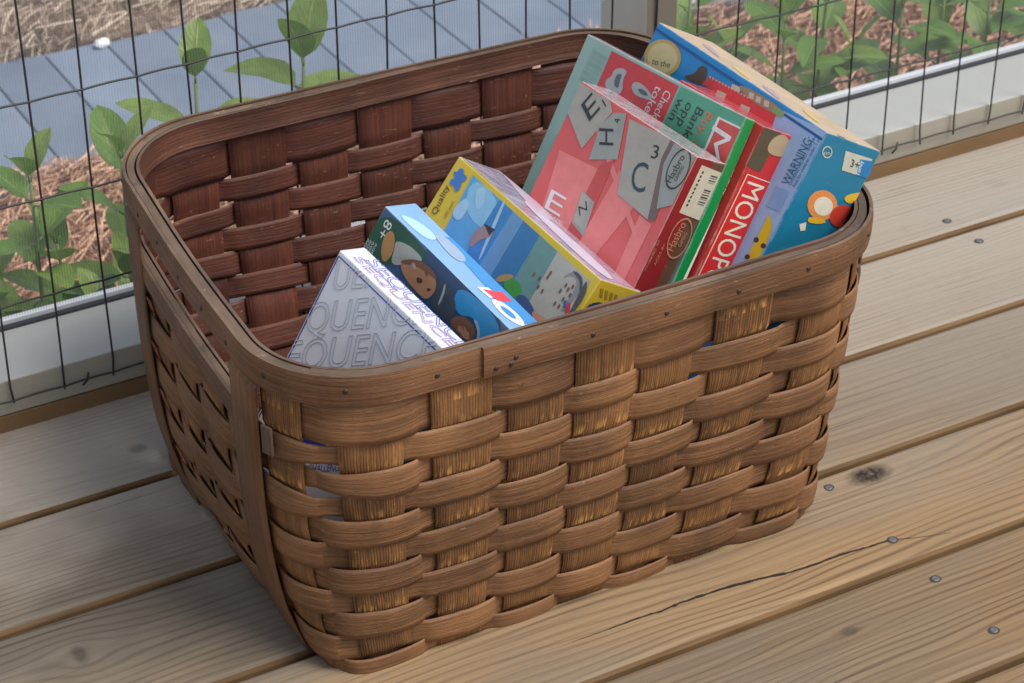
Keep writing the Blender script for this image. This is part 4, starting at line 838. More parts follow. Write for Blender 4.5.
('P','blue','F',3,'olivel',[[0.1336,0.0088],[0.1343,0.0073],[0.1387,0.0061],[0.1466,0.0051],[0.1582,0.0044],[0.1733,0.004],[0.1845,0.0042],[0.1919,0.0049],[0.1956,0.0062],[0.1956,0.0081],[0.1936,0.0096],[0.1897,0.0109],[0.1837,0.0119],[0.1758,0.0126],[0.1678,0.0129],[0.1599,0.013],[0.1521,0.0126],[0.1443,0.012],[0.1387,0.0111],[0.1351,0.01]]),
('P','blue','F',4,'label',[[0.1477,0.0075],[0.1543,0.0066],[0.1566,0.0114],[0.1499,0.0124]]),
('P','blue','F',4,'label',[[0.1577,0.0071],[0.1643,0.0061],[0.1666,0.011],[0.1599,0.0119]]),
('P','blue','F',4,'label',[[0.1687,0.0061],[0.1753,0.0052],[0.1775,0.01],[0.171,0.011]]),
('P','blue','F',3,'greenl',[[0.1829,0.0057],[0.1986,0.0055],[0.1971,0.011],[0.183,0.0115]]),
('T', 'blue', 'F', 3, 'inkblue', 'WARNING:', [0.2415, 0.0559], [0.0007, -0.0451], [-0.0106, 0.0011], 0),
('T', 'blue', 'F', 3, 'inkblue', 'CHOKING HAZARD - Small parts', [0.2441, 0.0546], [0.0001, -0.0475], [-0.0039, 0.0005], 0),
('T', 'blue', 'F', 3, 'inkblue', 'Not for children under 3 yrs', [0.249, 0.0537], [0.0001, -0.0474], [-0.0039, 0.0005], 0),
('P','blue','F',3,'paleblue2',[[0.2278,0.0623],[0.2457,0.0596],[0.2461,0.0786],[0.2292,0.0809]]),
('P','blue','F',3,'yellow',[[0.2367,0.1206],[0.2368,0.1094],[0.2367,0.1005],[0.2365,0.094],[0.2362,0.0897],[0.2358,0.0878],[0.2361,0.0866],[0.2371,0.0864],[0.2389,0.087],[0.2415,0.0884],[0.2436,0.0901],[0.2454,0.0922],[0.2467,0.0945],[0.2477,0.0972],[0.2484,0.1002],[0.249,0.1037],[0.2493,0.1076],[0.2494,0.1119],[0.2496,0.1161],[0.25,0.1201],[0.2506,0.124],[0.2513,0.1278],[0.2509,0.1309],[0.2493,0.1332],[0.2465,0.1349],[0.2425,0.136],[0.2396,0.1339],[0.2376,0.1288]]),
('P','blue','F',4,'ink',[[0.2397,0.1252],[0.2399,0.1257],[0.24,0.1263],[0.2399,0.1269],[0.2395,0.1275],[0.239,0.128],[0.2383,0.1284],[0.2376,0.1287],[0.2368,0.1289],[0.236,0.1288],[0.2353,0.1287],[0.2346,0.1284],[0.2342,0.128],[0.2339,0.1274],[0.2338,0.1269],[0.234,0.1263],[0.2343,0.1257],[0.2349,0.1252],[0.2355,0.1248],[0.2363,0.1245],[0.2371,0.1243],[0.2379,0.1243],[0.2386,0.1245],[0.2392,0.1248]]),
('P','blue','F',4,'ink',[[0.2399,0.1086],[0.2402,0.1091],[0.2402,0.1097],[0.2401,0.1103],[0.2398,0.1109],[0.2392,0.1114],[0.2386,0.1118],[0.2378,0.1121],[0.237,0.1122],[0.2362,0.1122],[0.2355,0.112],[0.2349,0.1117],[0.2344,0.1113],[0.2342,0.1108],[0.2341,0.1102],[0.2342,0.1096],[0.2346,0.109],[0.2351,0.1085],[0.2357,0.1081],[0.2365,0.1078],[0.2373,0.1077],[0.2381,0.1077],[0.2388,0.1079],[0.2394,0.1082]]),
('P','blue','F',4,'ink',[[0.2505,0.1092],[0.2507,0.1097],[0.2508,0.1103],[0.2507,0.1109],[0.2503,0.1115],[0.2498,0.112],[0.2492,0.1124],[0.2484,0.1127],[0.2476,0.1128],[0.2468,0.1128],[0.2461,0.1126],[0.2455,0.1123],[0.245,0.1119],[0.2448,0.1114],[0.2447,0.1108],[0.2448,0.1102],[0.2452,0.1096],[0.2457,0.1091],[0.2463,0.1087],[0.2471,0.1084],[0.2479,0.1083],[0.2487,0.1083],[0.2494,0.1085],[0.25,0.1088]]),
('P','blue','F',4,'ink',[[0.2498,0.1308],[0.2501,0.1314],[0.2502,0.1319],[0.25,0.1325],[0.2497,0.1331],[0.2492,0.1336],[0.2485,0.134],[0.2478,0.1343],[0.247,0.1345],[0.2462,0.1345],[0.2455,0.1343],[0.2448,0.134],[0.2444,0.1336],[0.2441,0.1331],[0.244,0.1325],[0.2442,0.1319],[0.2445,0.1313],[0.245,0.1308],[0.2457,0.1304],[0.2465,0.1301],[0.2473,0.1299],[0.248,0.13],[0.2488,0.1301],[0.2494,0.1304]]),
('P','blue','S',1,'tag',[[0.0305,0.0095],[0.0646,0.0086],[0.073,0.0258],[0.0372,0.0263]]),
('P','blue','S',2,'blue2',[[0.0512,0.0121],[0.0657,0.0103],[0.073,0.0258],[0.0561,0.0262]]),
('T', 'blue', 'S', 3, 'white', 'Family', [0.0594, 0.0254], [-0.0037, -0.0125], [-0.005, 0.0003], 0),
('T', 'blue', 'S', 3, 'ink', '3+', [0.0432, 0.0209], [0.0116, -0.0001], [-0.0024, -0.007], 0),
('P','blue','S',1,'tag',[[0.0172,0.0152],[0.0175,0.0164],[0.0163,0.0163],[0.016,0.0153]]),
('P','blue','S',1,'tag',[[0.0175,0.0164],[0.0176,0.0175],[0.0163,0.0172],[0.0163,0.0163]]),
('P','blue','S',1,'tag',[[0.0176,0.0175],[0.0173,0.0185],[0.0161,0.018],[0.0163,0.0172]]),
('P','blue','S',1,'tag',[[0.0173,0.0185],[0.0167,0.0194],[0.0156,0.0187],[0.0161,0.018]]),
('P','blue','S',1,'tag',[[0.0167,0.0194],[0.0159,0.0202],[0.0149,0.0193],[0.0156,0.0187]]),
('P','blue','S',1,'tag',[[0.0159,0.0202],[0.0148,0.0207],[0.0141,0.0197],[0.0149,0.0193]]),
('P','blue','S',1,'tag',[[0.0148,0.0207],[0.0135,0.0209],[0.013,0.0199],[0.0141,0.0197]]),
('P','blue','S',1,'tag',[[0.0135,0.0209],[0.0121,0.0209],[0.0119,0.0199],[0.013,0.0199]]),
('P','blue','S',1,'tag',[[0.0121,0.0209],[0.0107,0.0207],[0.0108,0.0197],[0.0119,0.0199]]),
('P','blue','S',1,'tag',[[0.0107,0.0207],[0.0093,0.0202],[0.0097,0.0193],[0.0108,0.0197]]),
('P','blue','S',1,'tag',[[0.0093,0.0202],[0.008,0.0195],[0.0086,0.0188],[0.0097,0.0193]]),
('P','blue','S',1,'tag',[[0.008,0.0195],[0.0068,0.0186],[0.0077,0.018],[0.0086,0.0188]]),
('P','blue','S',1,'tag',[[0.0068,0.0186],[0.0059,0.0176],[0.007,0.0172],[0.0077,0.018]]),
('P','blue','S',1,'tag',[[0.0059,0.0176],[0.0053,0.0164],[0.0064,0.0163],[0.007,0.0172]]),
('P','blue','S',1,'tag',[[0.0053,0.0164],[0.0049,0.0153],[0.0062,0.0154],[0.0064,0.0163]]),
('P','blue','S',1,'tag',[[0.0049,0.0153],[0.0049,0.0142],[0.0061,0.0145],[0.0062,0.0154]]),
('P','blue','S',1,'tag',[[0.0049,0.0142],[0.0051,0.0131],[0.0063,0.0137],[0.0061,0.0145]]),
('P','blue','S',1,'tag',[[0.0051,0.0131],[0.0057,0.0122],[0.0068,0.013],[0.0063,0.0137]]),
('P','blue','S',1,'tag',[[0.0057,0.0122],[0.0066,0.0115],[0.0075,0.0124],[0.0068,0.013]]),
('P','blue','S',1,'tag',[[0.0066,0.0115],[0.0077,0.011],[0.0084,0.012],[0.0075,0.0124]]),
('P','blue','S',1,'tag',[[0.0077,0.011],[0.0089,0.0108],[0.0094,0.0118],[0.0084,0.012]]),
('P','blue','S',1,'tag',[[0.0089,0.0108],[0.0103,0.0107],[0.0105,0.0118],[0.0094,0.0118]]),
('P','blue','S',1,'tag',[[0.0103,0.0107],[0.0117,0.011],[0.0116,0.012],[0.0105,0.0118]]),
('P','blue','S',1,'tag',[[0.0117,0.011],[0.0131,0.0115],[0.0127,0.0123],[0.0116,0.012]]),
('P','blue','S',1,'tag',[[0.0131,0.0115],[0.0144,0.0122],[0.0138,0.0129],[0.0127,0.0123]]),
('P','blue','S',1,'tag',[[0.0144,0.0122],[0.0156,0.0131],[0.0147,0.0136],[0.0138,0.0129]]),
('P','blue','S',1,'tag',[[0.0156,0.0131],[0.0165,0.0141],[0.0155,0.0145],[0.0147,0.0136]]),
('P','blue','S',1,'tag',[[0.0165,0.0141],[0.0172,0.0152],[0.016,0.0153],[0.0155,0.0145]]),
('T', 'blue', 'S', 2, 'tag', 'game', [0.008, 0.0186], [0.0092, -0.0015], [-0.0011, -0.0035], 0),
('P','blue','S',1,'orangecat',[[0.0525,0.0562],[0.0542,0.0596],[0.0546,0.063],[0.0538,0.0662],[0.0517,0.069],[0.0485,0.0712],[0.0445,0.0727],[0.0399,0.0733],[0.0351,0.0731],[0.0303,0.0719],[0.0259,0.07],[0.0222,0.0674],[0.0194,0.0644],[0.0178,0.061],[0.0173,0.0577],[0.0182,0.0545],[0.0202,0.0517],[0.0233,0.0495],[0.0273,0.048],[0.0318,0.0473],[0.0366,0.0476],[0.0414,0.0487],[0.0459,0.0506],[0.0496,0.0531]]),
('P','blue','S',2,'cream',[[0.048,0.0583],[0.0491,0.0604],[0.0494,0.0625],[0.0489,0.0646],[0.0475,0.0664],[0.0456,0.0678],[0.043,0.0687],[0.0401,0.0691],[0.037,0.0689],[0.034,0.0682],[0.0312,0.067],[0.0288,0.0654],[0.0271,0.0634],[0.026,0.0613],[0.0258,0.0592],[0.0263,0.0571],[0.0276,0.0554],[0.0296,0.054],[0.0321,0.053],[0.035,0.0526],[0.038,0.0528],[0.0411,0.0535],[0.0439,0.0547],[0.0463,0.0563]]),
('P','blue','S',2,'catred',[[0.053,0.0572],[0.0559,0.0552],[0.0591,0.0541],[0.0628,0.0537],[0.0668,0.054],[0.0712,0.0551],[0.0748,0.0567],[0.0775,0.0589],[0.0793,0.0616],[0.0803,0.0648],[0.0801,0.0675],[0.0787,0.0698],[0.0762,0.0717],[0.0725,0.073],[0.0688,0.0739],[0.0651,0.0741],[0.0613,0.0739],[0.0575,0.0731],[0.0544,0.0718],[0.0521,0.0699],[0.0506,0.0675],[0.0498,0.0645],[0.05,0.0618],[0.051,0.0593]]),
('P','blue','S',1,'yellow2',[[0.06,0.0438],[0.0649,0.0413],[0.0689,0.0398],[0.0722,0.0393],[0.0746,0.0396],[0.0762,0.0409],[0.0765,0.0426],[0.0756,0.0445],[0.0734,0.0468],[0.0699,0.0493],[0.0666,0.0509],[0.0633,0.0514],[0.0602,0.051],[0.0573,0.0496],[0.0562,0.0479],[0.0571,0.0459]]),
('P','blue','S',1,'yellow2',[[0.0348,0.0723],[0.0402,0.0717],[0.0443,0.0715],[0.0471,0.0718],[0.0486,0.0726],[0.0488,0.0737],[0.0477,0.0749],[0.0454,0.0759],[0.0418,0.0769],[0.0369,0.0778],[0.0331,0.0781],[0.0303,0.0779],[0.0286,0.0769],[0.0279,0.0754],[0.0287,0.0741],[0.031,0.0731]]),
('P','blue','S',1,'cream',[[0.0215,0.0822],[0.028,0.0787],[0.0315,0.0856],[0.0266,0.0877]]),
('P','blue','T',1,'wearp',[[0.0301,0.0361],[0.0327,0.0386],[0.0374,0.0388],[0.0444,0.0366],[0.0536,0.0321],[0.0649,0.0252],[0.0716,0.0204],[0.0739,0.0176],[0.0717,0.0166],[0.0651,0.0176],[0.0583,0.0192],[0.0514,0.0213],[0.0444,0.024],[0.0372,0.0273],[0.0324,0.0304],[0.0301,0.0333]]),
('P','blue','T',1,'weary',[[0.0908,0.0246],[0.0933,0.0271],[0.0978,0.0273],[0.1045,0.0252],[0.1132,0.0208],[0.1239,0.0142],[0.1303,0.0095],[0.1324,0.0067],[0.1303,0.0058],[0.1239,0.0067],[0.1175,0.0082],[0.1109,0.0103],[0.1042,0.0129],[0.0974,0.016],[0.0929,0.0191],[0.0907,0.0219]]),
('P','blue','T',1,'wearp',[[0.1383,0.0227],[0.1407,0.0252],[0.1452,0.0253],[0.1516,0.0233],[0.1599,0.019],[0.1702,0.0125],[0.1763,0.0079],[0.1783,0.0051],[0.1763,0.0042],[0.1701,0.0052],[0.1639,0.0066],[0.1576,0.0086],[0.1512,0.0112],[0.1446,0.0143],[0.1403,0.0173],[0.1382,0.0201]]),
('P','blue','T',1,'weary',[[0.186,0.0323],[0.1884,0.0347],[0.1927,0.0349],[0.1989,0.0328],[0.2069,0.0285],[0.2168,0.0221],[0.2227,0.0175],[0.2246,0.0148],[0.2226,0.0139],[0.2166,0.0148],[0.2106,0.0163],[0.2045,0.0183],[0.1983,0.0209],[0.192,0.024],[0.1878,0.0269],[0.1858,0.0297]]),
('P','blue','T',1,'wearp',[[0.2458,0.0226],[0.2481,0.025],[0.2522,0.0252],[0.2581,0.0232],[0.2657,0.019],[0.2751,0.0128],[0.2806,0.0084],[0.2824,0.0057],[0.2804,0.0048],[0.2748,0.0057],[0.269,0.0071],[0.2632,0.0091],[0.2573,0.0115],[0.2514,0.0145],[0.2475,0.0174],[0.2456,0.0201]]),
('P','puzzle','F',1,'sky',[[0.0253,0.0047],[0.1944,0.007],[0.2102,0.1453],[0.0398,0.15]]),
('P','puzzle','F',2,'sky2',[[0.0413,0.0049],[0.0518,0.0051],[0.0604,0.0071],[0.0671,0.0109],[0.072,0.0166],[0.0749,0.0242],[0.0746,0.0298],[0.0708,0.0336],[0.0637,0.0354],[0.0532,0.0354],[0.0445,0.0334],[0.0377,0.0296],[0.0328,0.0238],[0.0298,0.0162],[0.0302,0.0105],[0.0341,0.0067]]),
('P','puzzle','F',2,'sea1',[[0.0653,0.0053],[0.085,0.0055],[0.0845,0.1488],[0.0645,0.1493]]),
('P','puzzle','F',2,'sky3',[[0.085,0.0055],[0.1001,0.0057],[0.1065,0.1482],[0.0912,0.1486]]),
('P','puzzle','F',2,'sea2',[[0.1001,0.0057],[0.1236,0.006],[0.1282,0.1476],[0.1043,0.1482]]),
('P','puzzle','F',2,'seagreen',[[0.1236,0.006],[0.1531,0.0064],[0.1602,0.1467],[0.1303,0.1475]]),
('P','puzzle','F',2,'sand',[[0.1489,0.0064],[0.1944,0.007],[0.204,0.1455],[0.1581,0.1467]]),
('P','puzzle','F',3,'cloud',[[0.0397,0.0097],[0.0417,0.0074],[0.0439,0.0065],[0.0461,0.0069],[0.0483,0.0088],[0.0507,0.012],[0.0522,0.0151],[0.0528,0.0182],[0.0526,0.0211],[0.0515,0.0239],[0.0498,0.0251],[0.0476,0.0247],[0.0449,0.0226],[0.0416,0.0189],[0.0396,0.0155],[0.039,0.0124]]),
('P','puzzle','F',3,'cloud',[[0.028,0.0352],[0.0295,0.0299],[0.0313,0.0263],[0.0332,0.0243],[0.0354,0.0241],[0.0377,0.0256],[0.0394,0.0278],[0.0404,0.0307],[0.0409,0.0344],[0.0407,0.0389],[0.0396,0.0421],[0.0377,0.044],[0.0349,0.0447],[0.0312,0.0441],[0.0288,0.0423],[0.0277,0.0393]]),
('P','puzzle','F',3,'cloud',[[0.0705,0.0033],[0.0716,0.0031],[0.0729,0.0062],[0.0747,0.0124],[0.0767,0.0219],[0.0791,0.0346],[0.0807,0.0446],[0.0817,0.0519],[0.0819,0.0564],[0.0814,0.0581],[0.0803,0.0558],[0.0786,0.0496],[0.0762,0.0392],[0.0733,0.0249],[0.0714,0.0142],[0.0704,0.007]]),
('P','puzzle','F',4,'bird',[[0.0622,0.0512],[0.0611,0.0482],[0.0607,0.0452],[0.0608,0.0422],[0.0616,0.0392],[0.0631,0.0362],[0.065,0.0337],[0.0675,0.0318],[0.0705,0.0304],[0.0741,0.0296],[0.0768,0.0295],[0.0785,0.03],[0.0793,0.0312],[0.0792,0.0331],[0.0786,0.035],[0.0775,0.037],[0.0758,0.039],[0.0736,0.0411],[0.0717,0.0433],[0.0703,0.0454],[0.0693,0.0476],[0.0687,0.0498],[0.068,0.0516],[0.0671,0.053],[0.0662,0.054],[0.0653,0.0546],[0.0642,0.0544],[0.0632,0.0532]]),
('P','puzzle','F',4,'darkbird',[[0.0649,0.0304],[0.079,0.0279],[0.077,0.0357]]),
('P','puzzle','F',4,'shirt',[[0.1198,0.0524],[0.1222,0.0505],[0.1249,0.0494],[0.128,0.049],[0.1315,0.0493],[0.1354,0.0503],[0.1381,0.0518],[0.1395,0.0537],[0.1397,0.0561],[0.1387,0.0589],[0.1369,0.0609],[0.1342,0.0621],[0.1307,0.0625],[0.1264,0.0621],[0.1229,0.0614],[0.1203,0.0604],[0.1185,0.0591],[0.1176,0.0575],[0.1175,0.0559],[0.1183,0.0542]]),
('P','puzzle','F',4,'hat',[[0.1095,0.0574],[0.1109,0.0551],[0.1127,0.053],[0.1149,0.0512],[0.1174,0.0496],[0.1203,0.0483],[0.1223,0.0477],[0.1235,0.0476],[0.1239,0.0482],[0.1234,0.0493],[0.1225,0.0508],[0.1211,0.0527],[0.1193,0.0549],[0.117,0.0574],[0.1149,0.0593],[0.113,0.0605],[0.1112,0.0611],[0.1097,0.0611],[0.1088,0.0604],[0.1088,0.0592]]),
('P','puzzle','F',4,'jeans',[[0.1377,0.0592],[0.1395,0.0566],[0.142,0.055],[0.1453,0.0543],[0.1494,0.0544],[0.1542,0.0555],[0.1585,0.0568],[0.1623,0.0583],[0.1654,0.0599],[0.168,0.0617],[0.1694,0.0634],[0.1697,0.0648],[0.1688,0.066],[0.1667,0.067],[0.1634,0.0674],[0.1588,0.0672],[0.153,0.0665],[0.1459,0.0651],[0.1409,0.0634],[0.1382,0.0614]]),
('P','puzzle','F',4,'skin',[[0.1627,0.0585],[0.166,0.0578],[0.1692,0.0573],[0.1723,0.057],[0.1754,0.0569],[0.1784,0.057],[0.1806,0.0575],[0.1821,0.0583],[0.1827,0.0595],[0.1826,0.061],[0.1817,0.0623],[0.18,0.0634],[0.1775,0.0643],[0.1743,0.065],[0.1711,0.0652],[0.168,0.0647],[0.165,0.0637],[0.1621,0.062],[0.1608,0.0606],[0.161,0.0594]]),
('P','puzzle','F',4,'brownspeck',[[0.1395,0.0347],[0.1397,0.0338],[0.1399,0.0331],[0.1403,0.0327],[0.1407,0.0326],[0.1413,0.0328],[0.1417,0.0333],[0.142,0.0339],[0.1421,0.0346],[0.1421,0.0356],[0.1419,0.0363],[0.1416,0.0367],[0.141,0.0368],[0.1403,0.0365],[0.1398,0.0361],[0.1396,0.0355]]),
('P','puzzle','F',4,'brownspeck',[[0.1469,0.0342],[0.147,0.0333],[0.1473,0.0326],[0.1477,0.0322],[0.1481,0.0322],[0.1487,0.0324],[0.1491,0.0328],[0.1494,0.0334],[0.1495,0.0341],[0.1495,0.0351],[0.1493,0.0358],[0.149,0.0362],[0.1484,0.0363],[0.1477,0.036],[0.1472,0.0356],[0.147,0.035]]),
('P','puzzle','F',4,'brownspeck',[[0.1536,0.0285],[0.1537,0.0276],[0.154,0.0269],[0.1544,0.0265],[0.1548,0.0264],[0.1554,0.0266],[0.1558,0.027],[0.1561,0.0276],[0.1562,0.0284],[0.1562,0.0294],[0.156,0.0301],[0.1557,0.0305],[0.1551,0.0305],[0.1544,0.0303],[0.1539,0.0299],[0.1537,0.0293]]),
('P','puzzle','F',4,'brownspeck',[[0.1537,0.0242],[0.1539,0.0232],[0.1541,0.0226],[0.1545,0.0222],[0.1549,0.0221],[0.1555,0.0223],[0.1559,0.0227],[0.1562,0.0233],[0.1563,0.0241],[0.1563,0.0251],[0.1561,0.0258],[0.1558,0.0262],[0.1553,0.0262],[0.1546,0.026],[0.1541,0.0255],[0.1538,0.025]]),
('P','puzzle','F',4,'brownspeck',[[0.1504,0.0405],[0.1505,0.0395],[0.1508,0.0388],[0.1511,0.0385],[0.1516,0.0384],[0.1522,0.0386],[0.1526,0.039],[0.1529,0.0396],[0.153,0.0404],[0.153,0.0414],[0.1528,0.0421],[0.1525,0.0424],[0.1519,0.0425],[0.1512,0.0422],[0.1507,0.0418],[0.1504,0.0412]]),
('P','puzzle','F',4,'brownspeck',[[0.1565,0.0407],[0.1566,0.0398],[0.1569,0.0391],[0.1572,0.0388],[0.1577,0.0387],[0.1583,0.0389],[0.1587,0.0393],[0.159,0.0399],[0.1591,0.0407],[0.1591,0.0417],[0.1589,0.0424],[0.1586,0.0427],[0.158,0.0428],[0.1573,0.0425],[0.1568,0.0421],[0.1566,0.0415]]),
('P','puzzle','F',4,'brownspeck',[[0.1726,0.0303],[0.1727,0.0294],[0.173,0.0287],[0.1733,0.0284],[0.1738,0.0283],[0.1743,0.0285],[0.1747,0.0289],[0.175,0.0295],[0.1752,0.0303],[0.1751,0.0313],[0.175,0.0319],[0.1746,0.0323],[0.1741,0.0324],[0.1734,0.0321],[0.1729,0.0317],[0.1726,0.0311]]),
('P','puzzle','F',4,'brownspeck',[[0.1744,0.0236],[0.1745,0.0226],[0.1748,0.022],[0.1751,0.0216],[0.1756,0.0215],[0.1761,0.0217],[0.1765,0.0221],[0.1768,0.0227],[0.1769,0.0235],[0.1769,0.0245],[0.1768,0.0252],[0.1764,0.0255],[0.1759,0.0256],[0.1752,0.0253],[0.1747,0.0249],[0.1744,0.0243]]),
('P','puzzle','F',4,'brownspeck',[[0.1835,0.0275],[0.1836,0.0265],[0.1839,0.0259],[0.1842,0.0255],[0.1847,0.0254],[0.1852,0.0256],[0.1856,0.026],[0.1859,0.0266],[0.186,0.0274],[0.186,0.0284],[0.1859,0.0291],[0.1855,0.0294],[0.185,0.0295],[0.1843,0.0292],[0.1838,0.0288],[0.1835,0.0282]]),
('P','puzzle','F',4,'brownspeck',[[0.1797,0.0341],[0.1798,0.0332],[0.1801,0.0325],[0.1804,0.0322],[0.1809,0.0321],[0.1814,0.0323],[0.1819,0.0327],[0.1821,0.0333],[0.1823,0.0341],[0.1823,0.035],[0.1821,0.0357],[0.1817,0.0361],[0.1812,0.0362],[0.1805,0.0359],[0.18,0.0355],[0.1798,0.0349]]),
('P','puzzle','F',4,'brownspeck',[[0.1799,0.041],[0.1801,0.0401],[0.1803,0.0394],[0.1807,0.039],[0.1811,0.039],[0.1817,0.0392],[0.1821,0.0396],[0.1824,0.0401],[0.1825,0.0409],[0.1825,0.0419],[0.1823,0.0426],[0.182,0.043],[0.1814,0.043],[0.1807,0.0428],[0.1803,0.0424],[0.18,0.0418]]),
('P','puzzle','F',4,'brownspeck',[[0.1747,0.0416],[0.1748,0.0407],[0.1751,0.04],[0.1754,0.0396],[0.1759,0.0396],[0.1764,0.0398],[0.1769,0.0402],[0.1771,0.0408],[0.1773,0.0415],[0.1773,0.0425],[0.1771,0.0432],[0.1767,0.0436],[0.1762,0.0436],[0.1755,0.0434],[0.175,0.043],[0.1747,0.0424]]),
('P','puzzle','F',4,'brownspeck',[[0.1787,0.025],[0.1788,0.024],[0.179,0.0234],[0.1794,0.023],[0.1799,0.0229],[0.1804,0.0231],[0.1808,0.0235],[0.1811,0.0241],[0.1812,0.0249],[0.1812,0.0259],[0.181,0.0266],[0.1807,0.027],[0.1802,0.027],[0.1795,0.0268],[0.179,0.0263],[0.1787,0.0257]]),
('P','puzzle','F',4,'brownspeck',[[0.1813,0.0205],[0.1814,0.0196],[0.1816,0.0189],[0.182,0.0186],[0.1824,0.0185],[0.183,0.0187],[0.1834,0.0191],[0.1837,0.0197],[0.1838,0.0204],[0.1838,0.0214],[0.1836,0.0221],[0.1833,0.0225],[0.1828,0.0225],[0.1821,0.0223],[0.1816,0.0219],[0.1813,0.0213]]),
('P','puzzle','F',3,'greyarc',[[0.1697,0.0176],[0.171,0.0147],[0.1728,0.0124],[0.175,0.0106],[0.1778,0.0093],[0.181,0.0087],[0.1838,0.0088],[0.1862,0.0096],[0.1882,0.0113],[0.1899,0.0137],[0.1909,0.0171],[0.1913,0.0214],[0.191,0.0266],[0.1902,0.0327],[0.1893,0.0375],[0.1883,0.0407],[0.1873,0.0426],[0.1861,0.0429],[0.1854,0.0418],[0.1851,0.0392],[0.1851,0.0352],[0.1856,0.0296],[0.1857,0.0249],[0.1853,0.0211],[0.1847,0.0182],[0.1836,0.0161],[0.1823,0.0145],[0.1808,0.0136],[0.179,0.0132],[0.177,0.0135],[0.1751,0.0142],[0.1734,0.0153],[0.1717,0.0169],[0.1701,0.019],[0.1693,0.0198],[0.1691,0.0193]]),
('P','puzzle','F',4,'darkarc',[[0.1754,0.0096],[0.1773,0.0089],[0.1794,0.0086],[0.1814,0.0087],[0.1835,0.0091],[0.1857,0.01],[0.1875,0.0111],[0.189,0.0124],[0.1902,0.0141],[0.1911,0.0159],[0.1916,0.0174],[0.1918,0.0185],[0.1916,0.0192],[0.1912,0.0195],[0.1905,0.0193],[0.1897,0.0186],[0.1888,0.0174],[0.1876,0.0157],[0.1863,0.0143],[0.1848,0.0132],[0.1831,0.0124],[0.1812,0.012],[0.1794,0.0116],[0.1777,0.0113],[0.1761,0.0111],[0.1747,0.0109],[0.174,0.0106],[0.1743,0.0102]]),
('P','puzzle','F',4,'darkarc',[[0.1909,0.0124],[0.1909,0.0103],[0.1914,0.0094],[0.1925,0.0098],[0.194,0.0114],[0.196,0.0143],[0.1974,0.0179],[0.1981,0.0223],[0.1982,0.0275],[0.1977,0.0334],[0.1971,0.038],[0.1966,0.0412],[0.196,0.043],[0.1954,0.0434],[0.1947,0.0419],[0.1939,0.0385],[0.1931,0.0333],[0.1922,0.0262],[0.1915,0.0204],[0.191,0.0158]]),
('P','puzzle','F',5,'redspot',[[0.1855,0.0358],[0.1896,0.0318],[0.1946,0.0397],[0.1917,0.043]]),
('P','puzzle','F',5,'blue2',[[0.1827,0.0348],[0.1844,0.0323],[0.1878,0.0371],[0.1861,0.0396]]),
('P','puzzle','F',3,'piece',[[0.0053,0.0129],[0.0067,0.0126],[0.0077,0.0122],[0.0083,0.0114],[0.0086,0.0104],[0.0085,0.0091],[0.0088,0.0081],[0.0093,0.0073],[0.0103,0.0067],[0.0115,0.0063],[0.0126,0.0063],[0.0135,0.0066],[0.0144,0.0073],[0.0151,0.0083],[0.0159,0.009],[0.0168,0.0093],[0.0179,0.0093],[0.019,0.009],[0.02,0.009],[0.0207,0.0095],[0.0213,0.0103],[0.0217,0.0115],[0.0217,0.0126],[0.0213,0.0135],[0.0207,0.0143],[0.0197,0.0149],[0.0191,0.0157],[0.0191,0.0166],[0.0195,0.0177],[0.0204,0.019],[0.0209,0.0203],[0.0211,0.0216],[0.0209,0.023],[0.0203,0.0245],[0.0195,0.0253],[0.0185,0.0256],[0.0173,0.0252],[0.0159,0.0243],[0.0145,0.0236],[0.0132,0.0234],[0.0118,0.0235],[0.0104,0.024],[0.0093,0.024],[0.0083,0.0237],[0.0075,0.023],[0.007,0.0219],[0.0068,0.0209],[0.0071,0.02],[0.0077,0.0192],[0.0088,0.0186],[0.0092,0.0178],[0.0088,0.0169],[0.0078,0.016],[0.006,0.0149],[0.0049,0.014],[0.0047,0.0133]]),
('T', 'puzzle', 'F', 4, 'ink', 'Quality', [0.0136, 0.0545], [-0.0037, -0.0281], [-0.0067, 0.001], 0),
('T', 'puzzle', 'F', 4, 'goldd', '1000 piece', [0.0258, 0.0511], [-0.002, -0.0175], [-0.0041, 0.0005], 0),
('P','puzzle','S',1,'navy',[[0.0355,0.0241],[0.0369,0.0268],[0.0365,0.0295],[0.0343,0.0321],[0.0305,0.0341],[0.0256,0.0354],[0.0201,0.0358],[0.0146,0.0353],[0.0097,0.034],[0.006,0.0319],[0.0037,0.0294],[0.0033,0.0267],[0.0046,0.0241],[0.0076,0.0218],[0.0119,0.0201],[0.0171,0.0192],[0.0227,0.0192],[0.028,0.0201],[0.0324,0.0218],[0.0355,0.0241]]),
('P','puzzle','S',1,'goldd',[[0.0057,0.0073],[0.0098,0.0075],[0.0149,0.0153],[0.0111,0.015]]),
('P','puzzle','S',1,'goldd',[[0.0127,0.0077],[0.0169,0.0079],[0.022,0.0157],[0.0182,0.0154]]),
('P','puzzle','S',1,'goldd',[[0.0198,0.0081],[0.024,0.0083],[0.0291,0.0162],[0.0253,0.0159]]),
('P','puzzle','S',1,'goldd',[[0.0269,0.0085],[0.0311,0.0087],[0.0363,0.0166],[0.0324,0.0163]]),
('P','puzzle','T',1,'yellow',[[0.0006,0.0015],[0.0011,0.0025],[0.0152,0.0026],[0.0428,0.0018],[0.083,0.0003],[0.1351,-0.0021],[0.1731,-0.0043],[0.198,-0.0062],[0.2104,-0.0079],[0.2105,-0.0094],[0.1982,-0.0099],[0.1733,-0.0093],[0.1349,-0.0075],[0.0823,-0.0046],[0.0418,-0.0021],[0.0143,-0.0]]),
